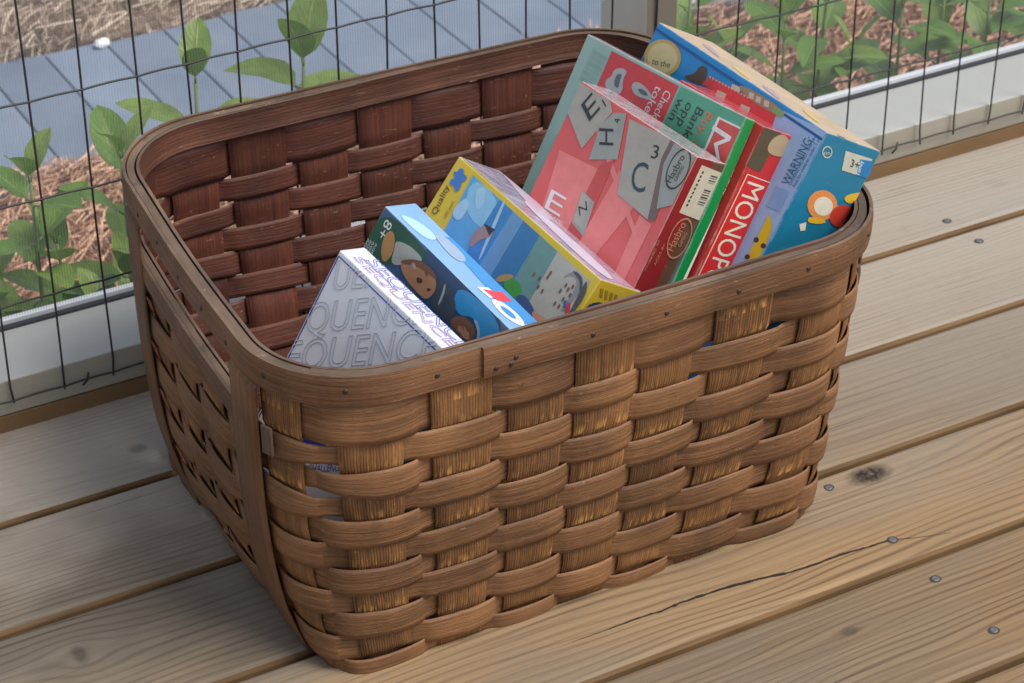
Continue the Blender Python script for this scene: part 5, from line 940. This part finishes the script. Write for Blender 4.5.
('P','puzzle','T',1,'glare',[[0.0648,0.0295],[0.0645,0.0333],[0.0727,0.0359],[0.0893,0.0373],[0.1142,0.0375],[0.1468,0.0365],[0.1709,0.0339],[0.1868,0.0297],[0.1948,0.0239],[0.1951,0.0166],[0.1874,0.0122],[0.1718,0.0107],[0.1479,0.0122],[0.1154,0.0167],[0.0905,0.0211],[0.0735,0.0254]]),  # glare on the clear wrap, painted as a pale patch
('P','puzzle','T',1,'pinkwrap',[[0.0078,0.0546],[0.0102,0.0552],[0.0168,0.0558],[0.0274,0.0563],[0.0422,0.0568],[0.0608,0.0573],[0.0752,0.0553],[0.0854,0.0509],[0.0914,0.0442],[0.0933,0.0352],[0.0892,0.0304],[0.079,0.0298],[0.0625,0.0334],[0.0396,0.0414],[0.0226,0.0477],[0.012,0.0521]]),
('P','eight','F',1,'dkgreen',[[0.0211,0.0012],[0.0353,0.0012],[0.0465,0.0021],[0.0547,0.0037],[0.0598,0.006],[0.0619,0.0091],[0.0612,0.013],[0.0575,0.0177],[0.051,0.0231],[0.0414,0.0294],[0.0326,0.0353],[0.0245,0.0407],[0.0172,0.0457],[0.0106,0.0503],[0.0055,0.0532],[0.0018,0.0544],[-0.0003,0.0538],[-0.001,0.0515],[-0.0014,0.0468],[-0.0016,0.0397],[-0.0014,0.0303],[-0.0011,0.0185],[0.0028,0.0098],[0.0102,0.004]]),
('P','eight','F',1,'midnight',[[0.056,0.0005],[0.1476,0.0002],[0.17,0.0325],[0.079,0.064],[0.0595,0.0156]]),
('P','eight','F',2,'glowblue',[[0.1005,0.0121],[0.1006,0.0079],[0.1036,0.0046],[0.1097,0.0022],[0.1188,0.0008],[0.1308,0.0002],[0.1407,0.0014],[0.1487,0.0044],[0.1548,0.0091],[0.1589,0.0157],[0.1605,0.0212],[0.1595,0.0257],[0.1559,0.0291],[0.1498,0.0315],[0.1447,0.0323],[0.1408,0.0314],[0.138,0.0289],[0.1363,0.0247],[0.1345,0.0214],[0.1324,0.019],[0.1301,0.0174],[0.1275,0.0168],[0.125,0.0168],[0.1224,0.0176],[0.1198,0.0191],[0.1171,0.0213],[0.1143,0.0225],[0.1114,0.0228],[0.1084,0.0222],[0.1052,0.0207],[0.1028,0.0185],[0.1013,0.0156]]),
('P','eight','F',3,'handtan',[[0.0152,0.0264],[0.0145,0.0234],[0.0142,0.0207],[0.0143,0.0183],[0.0148,0.0161],[0.0157,0.0142],[0.0167,0.0129],[0.018,0.0122],[0.0195,0.0122],[0.0212,0.0128],[0.0228,0.014],[0.0244,0.0158],[0.0258,0.0183],[0.0272,0.0213],[0.0282,0.0243],[0.0286,0.0272],[0.0287,0.0301],[0.0282,0.0329],[0.0276,0.0351],[0.0268,0.0368],[0.0259,0.0379],[0.0247,0.0385],[0.0235,0.0383],[0.0221,0.0375],[0.0205,0.0361],[0.0188,0.034],[0.0173,0.0316],[0.0161,0.0291]]),
('P','eight','F',2,'collar',[[0.0312,0.0131],[0.0353,0.0116],[0.0396,0.0105],[0.0441,0.0098],[0.0488,0.0096],[0.0537,0.0099],[0.0563,0.0108],[0.0566,0.0125],[0.0546,0.0149],[0.0502,0.018],[0.0468,0.0208],[0.0443,0.0234],[0.0426,0.0257],[0.0418,0.0277],[0.0407,0.0295],[0.0391,0.0311],[0.0372,0.0325],[0.035,0.0336],[0.0331,0.0337],[0.0316,0.0328],[0.0305,0.0309],[0.0298,0.0279],[0.0291,0.0252],[0.0282,0.0228],[0.0274,0.0205],[0.0264,0.0185],[0.0267,0.0166],[0.0283,0.0148]]),
('P','eight','F',3,'facetan',[[0.0427,0.0233],[0.0457,0.0208],[0.0488,0.0186],[0.052,0.0167],[0.0554,0.0151],[0.0588,0.0139],[0.0623,0.0132],[0.0659,0.0129],[0.0696,0.0132],[0.0733,0.014],[0.0764,0.0151],[0.0787,0.0167],[0.0803,0.0186],[0.0813,0.021],[0.0818,0.0235],[0.0818,0.0262],[0.0813,0.029],[0.0804,0.032],[0.0789,0.0343],[0.077,0.0358],[0.0746,0.0367],[0.0717,0.0368],[0.0684,0.0368],[0.0646,0.0367],[0.0604,0.0364],[0.0558,0.0359],[0.0517,0.0351],[0.048,0.0339],[0.0449,0.0322],[0.0422,0.0302],[0.0409,0.028],[0.0411,0.0258]]),
('P','eight','F',4,'facedark',[[0.0625,0.0253],[0.0642,0.0246],[0.0655,0.0244],[0.0665,0.0245],[0.0671,0.0252],[0.0674,0.0262],[0.0673,0.0271],[0.0668,0.0279],[0.0659,0.0287],[0.0646,0.0293],[0.0635,0.0295],[0.0625,0.0293],[0.0617,0.0287],[0.061,0.0278],[0.0609,0.0269],[0.0614,0.026]]),
('P','eight','F',4,'facedark',[[0.0758,0.0256],[0.0772,0.0252],[0.078,0.0252],[0.0784,0.0256],[0.0781,0.0265],[0.0773,0.0279],[0.0766,0.0286],[0.0759,0.0289],[0.0752,0.0285],[0.0746,0.0276],[0.0745,0.0269],[0.0749,0.0262]]),
('P','eight','F',2,'slate',[[0.0827,0.0122],[0.0853,0.0111],[0.0881,0.0106],[0.0909,0.0108],[0.0938,0.0115],[0.0968,0.0128],[0.0995,0.0143],[0.1019,0.016],[0.104,0.0178],[0.1058,0.0198],[0.1072,0.0222],[0.108,0.0249],[0.1084,0.0281],[0.1083,0.0316],[0.1072,0.0343],[0.105,0.0361],[0.1019,0.037],[0.0976,0.037],[0.0939,0.0368],[0.0907,0.0365],[0.088,0.036],[0.0859,0.0353],[0.0843,0.0342],[0.0834,0.0325],[0.0831,0.0303],[0.0833,0.0276],[0.0833,0.025],[0.0828,0.0225],[0.0819,0.02],[0.0806,0.0175],[0.0804,0.0154],[0.0811,0.0137]]),
('P','eight','F',3,'rimlight',[[0.0871,0.0124],[0.0874,0.012],[0.0879,0.0123],[0.0885,0.0132],[0.0893,0.0147],[0.0902,0.0168],[0.0909,0.0191],[0.0914,0.0216],[0.0917,0.0241],[0.0919,0.0268],[0.0919,0.0288],[0.0917,0.0301],[0.0914,0.0308],[0.091,0.0308],[0.0906,0.0301],[0.0902,0.0287],[0.0898,0.0266],[0.0894,0.0238],[0.0889,0.0212],[0.0885,0.019],[0.088,0.0171],[0.0874,0.0155],[0.0871,0.0141],[0.087,0.0131]]),
('P','eight','F',3,'headbrown',[[0.1084,0.0328],[0.109,0.0305],[0.1099,0.0285],[0.1112,0.0266],[0.1127,0.0249],[0.1146,0.0234],[0.1167,0.0221],[0.119,0.0213],[0.1215,0.0207],[0.1243,0.0205],[0.1268,0.0207],[0.1291,0.0212],[0.1311,0.0222],[0.1328,0.0235],[0.134,0.0251],[0.1347,0.027],[0.1348,0.0291],[0.1344,0.0315],[0.1336,0.0335],[0.1323,0.0349],[0.1305,0.0358],[0.1283,0.0363],[0.1256,0.0366],[0.1223,0.0367],[0.1185,0.0366],[0.1141,0.0364],[0.111,0.0357],[0.1091,0.0345]]),
('P','eight','F',4,'facetan',[[0.118,0.0311],[0.1195,0.0295],[0.1211,0.0285],[0.1231,0.0279],[0.1252,0.0279],[0.1276,0.0283],[0.1295,0.029],[0.1308,0.03],[0.1315,0.0313],[0.1318,0.0328],[0.1315,0.0341],[0.1306,0.0349],[0.1292,0.0355],[0.1273,0.0357],[0.1253,0.0357],[0.1233,0.0355],[0.1212,0.0351],[0.1191,0.0344],[0.1178,0.0335],[0.1175,0.0324]]),
('P','eight','F',4,'collar',[[0.0503,0.0198],[0.0508,0.0191],[0.0515,0.0188],[0.0524,0.0188],[0.0535,0.0193],[0.0547,0.0201],[0.0555,0.0208],[0.0558,0.0215],[0.0556,0.0221],[0.0549,0.0226],[0.0541,0.0229],[0.0532,0.0228],[0.0522,0.0225],[0.0511,0.0218],[0.0504,0.0212],[0.0501,0.0205]]),
('P','eight','F',3,'headbrown',[[0.0431,0.022],[0.0465,0.0189],[0.0501,0.0163],[0.0539,0.0142],[0.0577,0.0127],[0.0618,0.0117],[0.0655,0.0112],[0.0689,0.0112],[0.0719,0.0116],[0.0747,0.0125],[0.0766,0.0133],[0.0776,0.014],[0.0778,0.0147],[0.0771,0.0152],[0.0759,0.0157],[0.074,0.016],[0.0716,0.0164],[0.0685,0.0166],[0.0654,0.0171],[0.0623,0.0177],[0.0591,0.0185],[0.056,0.0194],[0.0531,0.0206],[0.0505,0.0218],[0.0482,0.0233],[0.0463,0.0248],[0.0445,0.026],[0.0428,0.0267],[0.0413,0.027],[0.04,0.0269],[0.0398,0.0261],[0.0409,0.0244]]),
('P','eight','F',4,'headbrown',[[0.064,0.0159],[0.0649,0.0156],[0.0657,0.0156],[0.0667,0.0158],[0.0676,0.0163],[0.0686,0.017],[0.0692,0.0177],[0.0695,0.0183],[0.0693,0.0188],[0.0687,0.0192],[0.068,0.0193],[0.0671,0.0191],[0.066,0.0185],[0.0647,0.0176],[0.0639,0.0169],[0.0637,0.0163]]),
('P','eight','F',3,'handtan',[[0.0145,0.0235],[0.0148,0.0232],[0.0157,0.0237],[0.0171,0.025],[0.0191,0.0271],[0.0216,0.0301],[0.0235,0.0324],[0.0246,0.0341],[0.025,0.0351],[0.0248,0.0355],[0.0239,0.035],[0.0225,0.0337],[0.0205,0.0315],[0.018,0.0285],[0.0161,0.0262],[0.015,0.0246]]),
('P','eight','F',3,'collar',[[0.0313,0.0269],[0.0339,0.0238],[0.0364,0.0212],[0.0387,0.0192],[0.0408,0.0178],[0.0428,0.0169],[0.0438,0.0168],[0.0439,0.0175],[0.043,0.019],[0.0411,0.0213],[0.039,0.0235],[0.0367,0.0255],[0.0342,0.0274],[0.0315,0.0291],[0.0301,0.0296],[0.03,0.0289]]),
('P','eight','F',5,'headbrown',[[0.1189,0.0271],[0.1194,0.027],[0.12,0.0272],[0.1208,0.0276],[0.1217,0.0282],[0.1228,0.0291],[0.1236,0.0298],[0.1239,0.0303],[0.1239,0.0307],[0.1235,0.0308],[0.123,0.0307],[0.1222,0.0303],[0.1212,0.0296],[0.12,0.0287],[0.1193,0.0279],[0.1189,0.0274]]),
('P','eight','F',5,'headbrown',[[0.123,0.0251],[0.1234,0.0251],[0.124,0.0252],[0.1248,0.0256],[0.1257,0.0263],[0.1268,0.0271],[0.1276,0.0278],[0.1279,0.0284],[0.1279,0.0287],[0.1276,0.0289],[0.127,0.0288],[0.1262,0.0284],[0.1252,0.0277],[0.1241,0.0267],[0.1233,0.026],[0.1229,0.0255]]),
('P','eight','F',5,'headbrown',[[0.1274,0.0248],[0.1278,0.0247],[0.1284,0.0249],[0.1292,0.0253],[0.1302,0.0259],[0.1313,0.0268],[0.132,0.0275],[0.1324,0.028],[0.1324,0.0284],[0.132,0.0285],[0.1314,0.0284],[0.1306,0.028],[0.1297,0.0274],[0.1285,0.0264],[0.1277,0.0256],[0.1274,0.0251]]),
('P','eight','F',5,'headbrown',[[0.1219,0.0343],[0.1224,0.0342],[0.123,0.0344],[0.1238,0.0348],[0.1247,0.0354],[0.1258,0.0363],[0.1266,0.037],[0.1269,0.0376],[0.1269,0.0379],[0.1265,0.0381],[0.126,0.038],[0.1252,0.0376],[0.1242,0.0369],[0.123,0.0359],[0.1223,0.0352],[0.1219,0.0346]]),
('P','eight','F',2,'rimlight',[[0.1278,0.0162],[0.129,0.0159],[0.1304,0.016],[0.1318,0.0165],[0.1334,0.0174],[0.1352,0.0188],[0.1366,0.0203],[0.1379,0.022],[0.1388,0.024],[0.1395,0.0262],[0.1399,0.0279],[0.1401,0.0291],[0.14,0.0298],[0.1396,0.03],[0.1391,0.0296],[0.1385,0.0287],[0.1378,0.0273],[0.1369,0.0254],[0.1359,0.0237],[0.1348,0.0222],[0.1334,0.021],[0.1319,0.0201],[0.1306,0.0192],[0.1294,0.0185],[0.1283,0.0179],[0.1274,0.0174],[0.127,0.017],[0.1271,0.0166]]),
('T', 'eight', 'F', 3, 'white', '8+', [0.0073, 0.0068], [0.0001, 0.0178], [0.0088, -0.0006], 0),
('T', 'eight', 'F', 3, 'white', 'AGES', [0.0006, 0.0332], [0.0005, 0.0145], [0.0022, -0.0003], 0),
('T', 'eight', 'F', 3, 'white', 'AGES', [0.0036, 0.0324], [0.0004, 0.0145], [0.0022, -0.0002], 0),
('T', 'eight', 'F', 3, 'white', 'AGES', [0.0065, 0.0317], [0.0005, 0.0145], [0.0022, -0.0003], 0),
('T', 'eight', 'F', 3, 'white', 'AGES', [0.0095, 0.0309], [0.0005, 0.0145], [0.0022, -0.0003], 0),
('P','eight','T',1,'cloud',[[0.0143,0.0107],[0.0181,0.0149],[0.0225,0.0182],[0.0275,0.0206],[0.033,0.022],[0.039,0.0225],[0.0434,0.0217],[0.0462,0.0199],[0.0473,0.0168],[0.0467,0.0126],[0.044,0.0093],[0.0391,0.0069],[0.032,0.0056],[0.0226,0.0051],[0.0165,0.0058],[0.0138,0.0077]]),
('P','eight','T',1,'bluestrip',[[0.0434,0.0278],[0.0513,0.0484],[0.1574,0.0416],[0.1569,0.0159]]),
('P','eight','T',2,'skinclouds',[[0.0398,0.0257],[0.0415,0.0288],[0.0449,0.0311],[0.0501,0.0324],[0.0569,0.0329],[0.0655,0.0324],[0.0717,0.031],[0.0757,0.0287],[0.0774,0.0254],[0.0768,0.0212],[0.074,0.0184],[0.0689,0.017],[0.0615,0.0171],[0.0518,0.0187],[0.0449,0.0207],[0.0409,0.023]]),
('P','eight','T',2,'white',[[0.108,0.0103],[0.1107,0.0219],[0.1233,0.0233],[0.1225,0.0122]]),
('P','eight','T',3,'redspot',[[0.1114,0.014],[0.1186,0.033],[0.1305,0.0328],[0.1271,0.0171]]),
('P','eight','T',2,'white',[[0.1581,0.0199],[0.1588,0.0173],[0.1576,0.0145],[0.1547,0.012],[0.1505,0.0099],[0.1453,0.0085],[0.1397,0.0079],[0.1343,0.0081],[0.1297,0.0093],[0.1264,0.0112],[0.1248,0.0136],[0.125,0.0163],[0.127,0.019],[0.1306,0.0214],[0.1355,0.0232],[0.141,0.0242],[0.1466,0.0244],[0.1516,0.0236],[0.1556,0.0221],[0.1581,0.0199]]),
('P','eight','T',3,'bluestrip',[[0.1499,0.018],[0.1501,0.0161],[0.1484,0.0141],[0.1452,0.0127],[0.1412,0.012],[0.1373,0.0123],[0.1344,0.0134],[0.1332,0.0152],[0.134,0.0172],[0.1365,0.0189],[0.1403,0.02],[0.1444,0.0202],[0.1478,0.0195],[0.1499,0.018]]),
('P','seq','F',1,'borderblue',[[0.0023,0.0046],[0.0033,0.2169],[0.002,0.2173],[0.0012,0.0049]]),
('P','seq','F',1,'borderblue',[[0.0019,0.0042],[0.1286,0.0052],[0.1283,0.0063],[0.0016,0.0053]]),
('T', 'seq', 'F', 2, 'outline', 'UEN', [0.0096, 0.0335], [0.0427, -0.0369], [-0.0083, -0.0254], 1),
('T', 'seq', 'F', 2, 'outline', 'QUENCE', [0.0048, 0.0819], [0.099, -0.0879], [-0.0088, -0.0265], 1),
('T', 'seq', 'F', 2, 'outline', 'EQUENCE', [0.0031, 0.1237], [0.1235, -0.1114], [-0.0089, -0.027], 1),
('T', 'seq', 'F', 2, 'outline', 'QUENCE', [0.0263, 0.1458], [0.1127, -0.1047], [-0.009, -0.0271], 1),
('T', 'seq', 'F', 2, 'borderblue', 'A CHALLENGING STRATEGY GAME', [0.0651, 0.1821], [0.0832, -0.0726], [-0.0027, -0.0064], 0),
('P','seq','F',1,'borderblue',[[0.0385,0.1695],[0.0352,0.1558],[0.0732,0.1362],[0.0742,0.1461]]),
('P','seq','F',1,'borderblue',[[0.1269,0.08],[0.1561,0.0487],[0.1653,0.0534],[0.1313,0.0869]]),
('T', 'seq', 'T', 1, 'scribble', 'SEQUENCE', [0.0155, 0.0144], [0.1189, 0.0055], [0.0008, 0.0164], 1),
('T', 'seq', 'T', 1, 'scribble2', 'SEQUENCE', [0.0101, 0.0049], [0.1183, 0.0037], [0.0008, 0.0102], 1),
]
# ------------------------------------------------------------------ the games in the basket
PAL = {
 'pinkray': (.86, .24, .22), 'redray': (.62, .09, .08), 'tile': (.44, .42, .36), 'tile2': (.36, .39, .35), 'tileshade': (.20, .14, .13), 'ink': (.035, .04, .045),
 'inkteal': (.03, .075, .085), 'white': (.82, .82, .80), 'darkred': (.27, .018, .02), 'label': (.58, .54, .42), 'tan': (.44, .23, .12), 'redpanel': (.70, .05, .06),
 'greenpanel': (.10, .40, .25), 'faint': (.25, .37, .34), 'silver': (.48, .50, .50), 'silverdark': (.12, .15, .16), 'orange': (.80, .18, .08), 'orangered': (.68, .09, .07),
 'whitefoil': (.75, .80, .72), 'orange2': (.75, .16, .03), 'olive': (.10, .075, .035), 'tan2': (.45, .33, .19), 'bluefig': (.05, .16, .33), 'logored': (.62, .02, .02),
 'cream': (.75, .70, .55), 'paleblue': (.33, .52, .80), 'paleblue2': (.22, .42, .72), 'lidline': (.0, .10, .33), 'gold': (.60, .42, .12), 'goldl': (.72, .58, .30),
 'darkbrown': (.10, .055, .03), 'trainred': (.68, .05, .05), 'olivel': (.30, .26, .13), 'greenl': (.22, .42, .16), 'inkblue': (.02, .14, .28), 'yellow': (.80, .58, .02),
 'tag': (.52, .55, .45), 'blue2': (.02, .20, .48), 'orangecat': (.75, .28, .08), 'catred': (.58, .05, .03), 'yellow2': (.75, .45, .03), 'wearp': (.42, .30, .36), 'weary': (.62, .46, .18),
 'sky': (.12, .42, .72), 'sky2': (.28, .60, .82), 'sea1': (.06, .26, .58), 'sky3': (.16, .36, .62), 'sea2': (.05, .22, .47), 'seagreen': (.17, .34, .33), 'sand': (.50, .50, .44),
 'cloud': (.40, .66, .85), 'bird': (.38, .27, .28), 'darkbird': (.05, .04, .06), 'shirt': (.08, .38, .08), 'hat': (.48, .33, .13), 'jeans': (.07, .12, .30), 'skin': (.62, .33, .22),
 'brownspeck': (.23, .12, .10), 'greyarc': (.30, .32, .33), 'darkarc': (.10, .11, .12), 'redspot': (.66, .06, .09), 'piece': (.06, .22, .58), 'goldd': (.36, .24, .03), 'navy': (.02, .05, .14),
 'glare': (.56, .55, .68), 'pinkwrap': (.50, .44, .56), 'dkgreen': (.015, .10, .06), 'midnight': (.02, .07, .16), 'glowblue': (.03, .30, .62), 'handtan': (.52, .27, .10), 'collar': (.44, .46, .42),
 'facetan': (.48, .24, .13), 'facedark': (.10, .05, .03), 'slate': (.055, .075, .10), 'rimlight': (.35, .45, .52), 'headbrown': (.22, .10, .06), 'bluestrip': (.05, .26, .60), 'skinclouds': (.30, .40, .55),
 'borderblue': (.02, .05, .42), 'outline': (.50, .53, .60), 'scribble': (.14, .17, .50), 'scribble2': (.38, .24, .50)}
_m = {}
def artmat(c):
    if c not in _m:
        t = NT('print_' + c); k = PAL[c]; n = t.noise(t.obj(), 90, 4, .6)
        t.col(t.mix(n, tuple(x * .82 for x in k), tuple(min(1, x * 1.18) for x in k)), .42); t.b.inputs['Coat Weight'].default_value = .25; t.b.inputs['Coat Roughness'].default_value = .2; _m[c] = t.mat
    return _m[c]
def card(name, c, coat=.35, rough=.42, var=.14, wrap=0.):
    t = NT(name); p = t.obj(); n = t.noise(p, 35, 4, .6)
    cc = t.mix(n, tuple(x * (1 - var) for x in c), tuple(min(1, x * (1 + var)) for x in c))
    # rubbed, whitened edges
    bev = t.node('ShaderNodeBevel', samples=4); bev.inputs['Radius'].default_value = .0022; g = t.node('ShaderNodeNewGeometry'); dt = t.node('ShaderNodeVectorMath', operation='DOT_PRODUCT')
    t.l.new(bev.outputs[0], dt.inputs[0]); t.l.new(g.outputs['True Normal'], dt.inputs[1])
    wear = t.math('MULTIPLY', t.mapr(dt.outputs['Value'], .985, .9), t.mapr(t.noise(p, 70, 4, .7), .42, .62)); cc = t.mix(t.math('MULTIPLY', wear, .65), cc, (.66, .62, .56))
    scf = t.noise(t.scale(p, 40, 160, 90), 1, 3, .6, 1.5); cc = t.mix(t.mapr(scf, .68, .76, 0., .25), cc, (.7, .68, .64))
    t.col(cc, rough); t.b.inputs['Coat Weight'].default_value = coat; t.b.inputs['Coat Roughness'].default_value = .08 if wrap else .2
    if wrap:
        bm_ = t.node('ShaderNodeBump'); t.put(bm_.inputs['Height'], t.noise(t.scale(p, 18, 30, 18), 1, 4, .6, 1.2)); bm_.inputs['Strength'].default_value = wrap; bm_.inputs['Distance'].default_value = .01
        t.l.new(bm_.outputs[0], t.b.inputs['Coat Normal'])
    return t.mat
def glyphs(s, outline=False):
    cu_ = bpy.data.curves.new('lettering_source', 'FONT'); cu_.body = s; cu_.size = 1; cu_.resolution_u = 3
    if outline: cu_.fill_mode = 'NONE'; cu_.bevel_depth = .014; cu_.bevel_resolution = 0; cu_.resolution_u = 4
    o = bpy.data.objects.new('lettering_source', cu_); col.objects.link(o); dg = bpy.context.evaluated_depsgraph_get(); dg.update()
    me = o.evaluated_get(dg).to_mesh(); V = [v.co.copy() for v in me.vertices]; F = [tuple(p.vertices) for p in me.polygons]
    o.evaluated_get(dg).to_mesh_clear(); bpy.data.objects.remove(o); bpy.data.curves.remove(cu_)
    return V, F
def faceframe(bx, f):
    P, Rm, L = BOX[bx]; P = Vector(P); a, b, c = [Vector([Rm[i][k] for i in range(3)]) for k in range(3)]
    if f == 'F': return P, a, b, -c, L[0], L[1]
    if f == 'S': return P + a * L[0], c, b, a, L[2], L[1]
    return P, a, c, -b, L[0], L[2]
def make_art(bx, root, inv):
    groups = {}
    for e in ART:
        if e[1] != bx: continue
        kind = 'lettering' if e[0] == 'T' else 'printed_art'; groups.setdefault((kind, e[2]), []).append(e)
    for (kind, f), es in groups.items():
        O, U, V, N, lu, lv = faceframe(bx, f); cols = sorted({e[4] for e in es}); bm = bmesh.new(); order = 0
        for e in es:
            order += 1; h = .00025 + .00012 * e[3] + .000004 * order; mi = cols.index(e[4])
            if e[0] == 'P':
                vs = [bm.verts.new((s, t_, h)) for s, t_ in e[5]]
                try: fc = bm.faces.new(vs)
                except ValueError: continue
                fc.material_index = mi
            else:
                _, _, _, _, _, s, o, ba, up, ol = e; gv, gf = glyphs(s, bool(ol))
                w_ = max(v.x for v in gv); vs = []
                for v in gv:
                    x, y = v.x / w_, v.y / .73
                    vs.append(bm.verts.new((o[0] + ba[0] * x + up[0] * y, o[1] + ba[1] * x + up[1] * y, h + (v.z * .012 if ol else 0))))
                for q in gf:
                    try: fc = bm.faces.new([vs[i] for i in q]); fc.material_index = mi
                    except ValueError: pass
        for co, no in (((.0004, 0, 0), (-1, 0, 0)), ((lu - .0004, 0, 0), (1, 0, 0)), ((0, .0004, 0), (0, -1, 0)), ((0, lv - .0004, 0), (0, 1, 0))):
            bmesh.ops.bisect_plane(bm, geom=bm.verts[:] + bm.edges[:] + bm.faces[:], plane_co=co, plane_no=no, clear_outer=True)
        if not bm.faces: bm.free(); continue
        for v in bm.verts: q = v.co.copy(); v.co = O + U * q.x + V * q.y + N * q.z
        bm.normal_update()
        for fc in bm.faces:
            if fc.normal.dot(N) < 0: fc.normal_flip()
        me = bpy.data.meshes.new(kind); bm.to_mesh(me); bm.free()
        for c in cols: me.materials.append(artmat(c))
        o = bpy.data.objects.new(kind, me); col.objects.link(o); o.parent = root; o.matrix_parent_inverse = inv
def game(bx, name, label, mats, cat='game box', lid=None):
    """mats: front, side, top, rest"""
    P, Rm, L = BOX[bx]; P = Vector(P); a, b, c = [Vector([Rm[i][k] for i in range(3)]) for k in range(3)]
    base = P + a * L[0] / 2 + b * L[1] + c * L[2] / 2
    root = tag(empty(name, base), label, cat, 'games standing in the basket'); inv = Matrix.Translation(-base)
    mb = MB(); mb.v = [tuple(P + a * (L[0] * i) + b * (L[1] * j) + c * (L[2] * k)) for i in (0, 1) for j in (0, 1) for k in (0, 1)]
    # faces: a0, a1(side), b0(top), b1, c0(front), c1
    for q, m in (((0, 1, 3, 2), 3), ((4, 6, 7, 5), 1), ((0, 4, 5, 1), 2), ((2, 3, 7, 6), 3), ((0, 2, 6, 4), 0), ((1, 5, 7, 3), 3)): mb.face(q, m)
    o = mb.build('box_body', mats, root); o.matrix_parent_inverse = inv
    bv = o.modifiers.new('bevel', 'BEVEL'); bv.width = .0011; bv.segments = 2
    make_art(bx, root, inv); return root
game('scrabble', 'word_game_box', 'shrink wrapped red box with letter tiles on its face and barcode on its brown side',
     [card('red_tile_box_face', (.74, .10, .09), 1., .4, wrap=.35), card('brown_box_side', (.135, .065, .038), .9, .35, wrap=.1), card('clear_wrap_grey', (.46, .42, .44), 1., .25, wrap=.5), card('brown_card', (.14, .07, .04))])
game('mbox', 'property_game_box', 'thin pale teal box with red and green panels and a big white M',
     [card('pale_teal_face', (.33, .52, .46), .8, .4, wrap=.25), card('green_box_side', (.0, .24, .055), .7), card('clear_wrap_rose', (.50, .33, .36), 1., .25, wrap=.5), card('green_card', (.03, .25, .08))])
game('monop', 'board_game_box', 'red box whose end reads MONOPOLY, beside the big blue box',
     [card('red_game_face', (.55, .03, .03)), card('red_game_side', (.56, .025, .022)), card('red_game_top', (.52, .10, .12), 1., .3, wrap=.4), card('red_card', (.4, .03, .03))])
game('blue', 'activity_game_box', 'biggest blue box with gold seal and WARNING panel, its teal end over the rim',
     [card('bright_blue_face', (.0, .27, .66), .5), card('teal_box_end', (.012, .19, .33), .4), card('scuffed_cardboard', (.44, .35, .25), 0, .7, .3), card('blue_card', (.03, .2, .4))])
game('puzzle', 'puzzle_box', 'yellow edged jigsaw puzzle box with a beach and sea picture',
     [card('yellow_puzzle_face', (.74, .55, .03), .8, .35, wrap=.2), card('yellow_puzzle_end', (.70, .50, .04), .7, .35), card('wrapped_puzzle_side', (.45, .43, .58), 1., .22, wrap=.6), card('yellow_card', (.5, .4, .05))])
game('eight', 'adventure_game_box', 'dark blue box marked 8+ between the white box and the puzzle box',
     [card('night_blue_face', (.04, .12, .24), .6, .38), card('blue_end', (.05, .18, .4), .5), card('sky_blue_side', (.22, .42, .68), .7, .3), card('blue_card_dark', (.04, .1, .25))])
game('seq', 'card_game_box', 'white box with blue border and rows of grey outlined SEQUENCE letters',
     [card('white_box_face', (.84, .87, .93), .3, .45, .05), card('white_box_end', (.62, .65, .75), .3), card('white_lilac_side', (.66, .67, .75), .6, .35), card('white_card', (.6, .63, .7))])
game('purple', 'small_purple_box', 'small violet box peeping out behind the 8+ box',
     [card('violet_face', (.05, .07, .36), .5), card('violet_end', (.06, .08, .4), .5), card('violet_top', (.09, .10, .48), .6, .3), card('violet_card', (.05, .07, .3))])
# a flat board game lying on the basket floor, seen only through the gaps of the weave
mb = MB(); mb.box(.665, 1.045, 1.455, 1.735, .0115, .0270)
fb = mb.build('flat_game_box', card('flat_blue_white_box', (.30, .38, .66)), None)
tag(fb, 'flat pale blue box on the basket floor under the others', 'game box'); bv = fb.modifiers.new('bevel', 'BEVEL'); bv.width = .001; bv.segments = 2
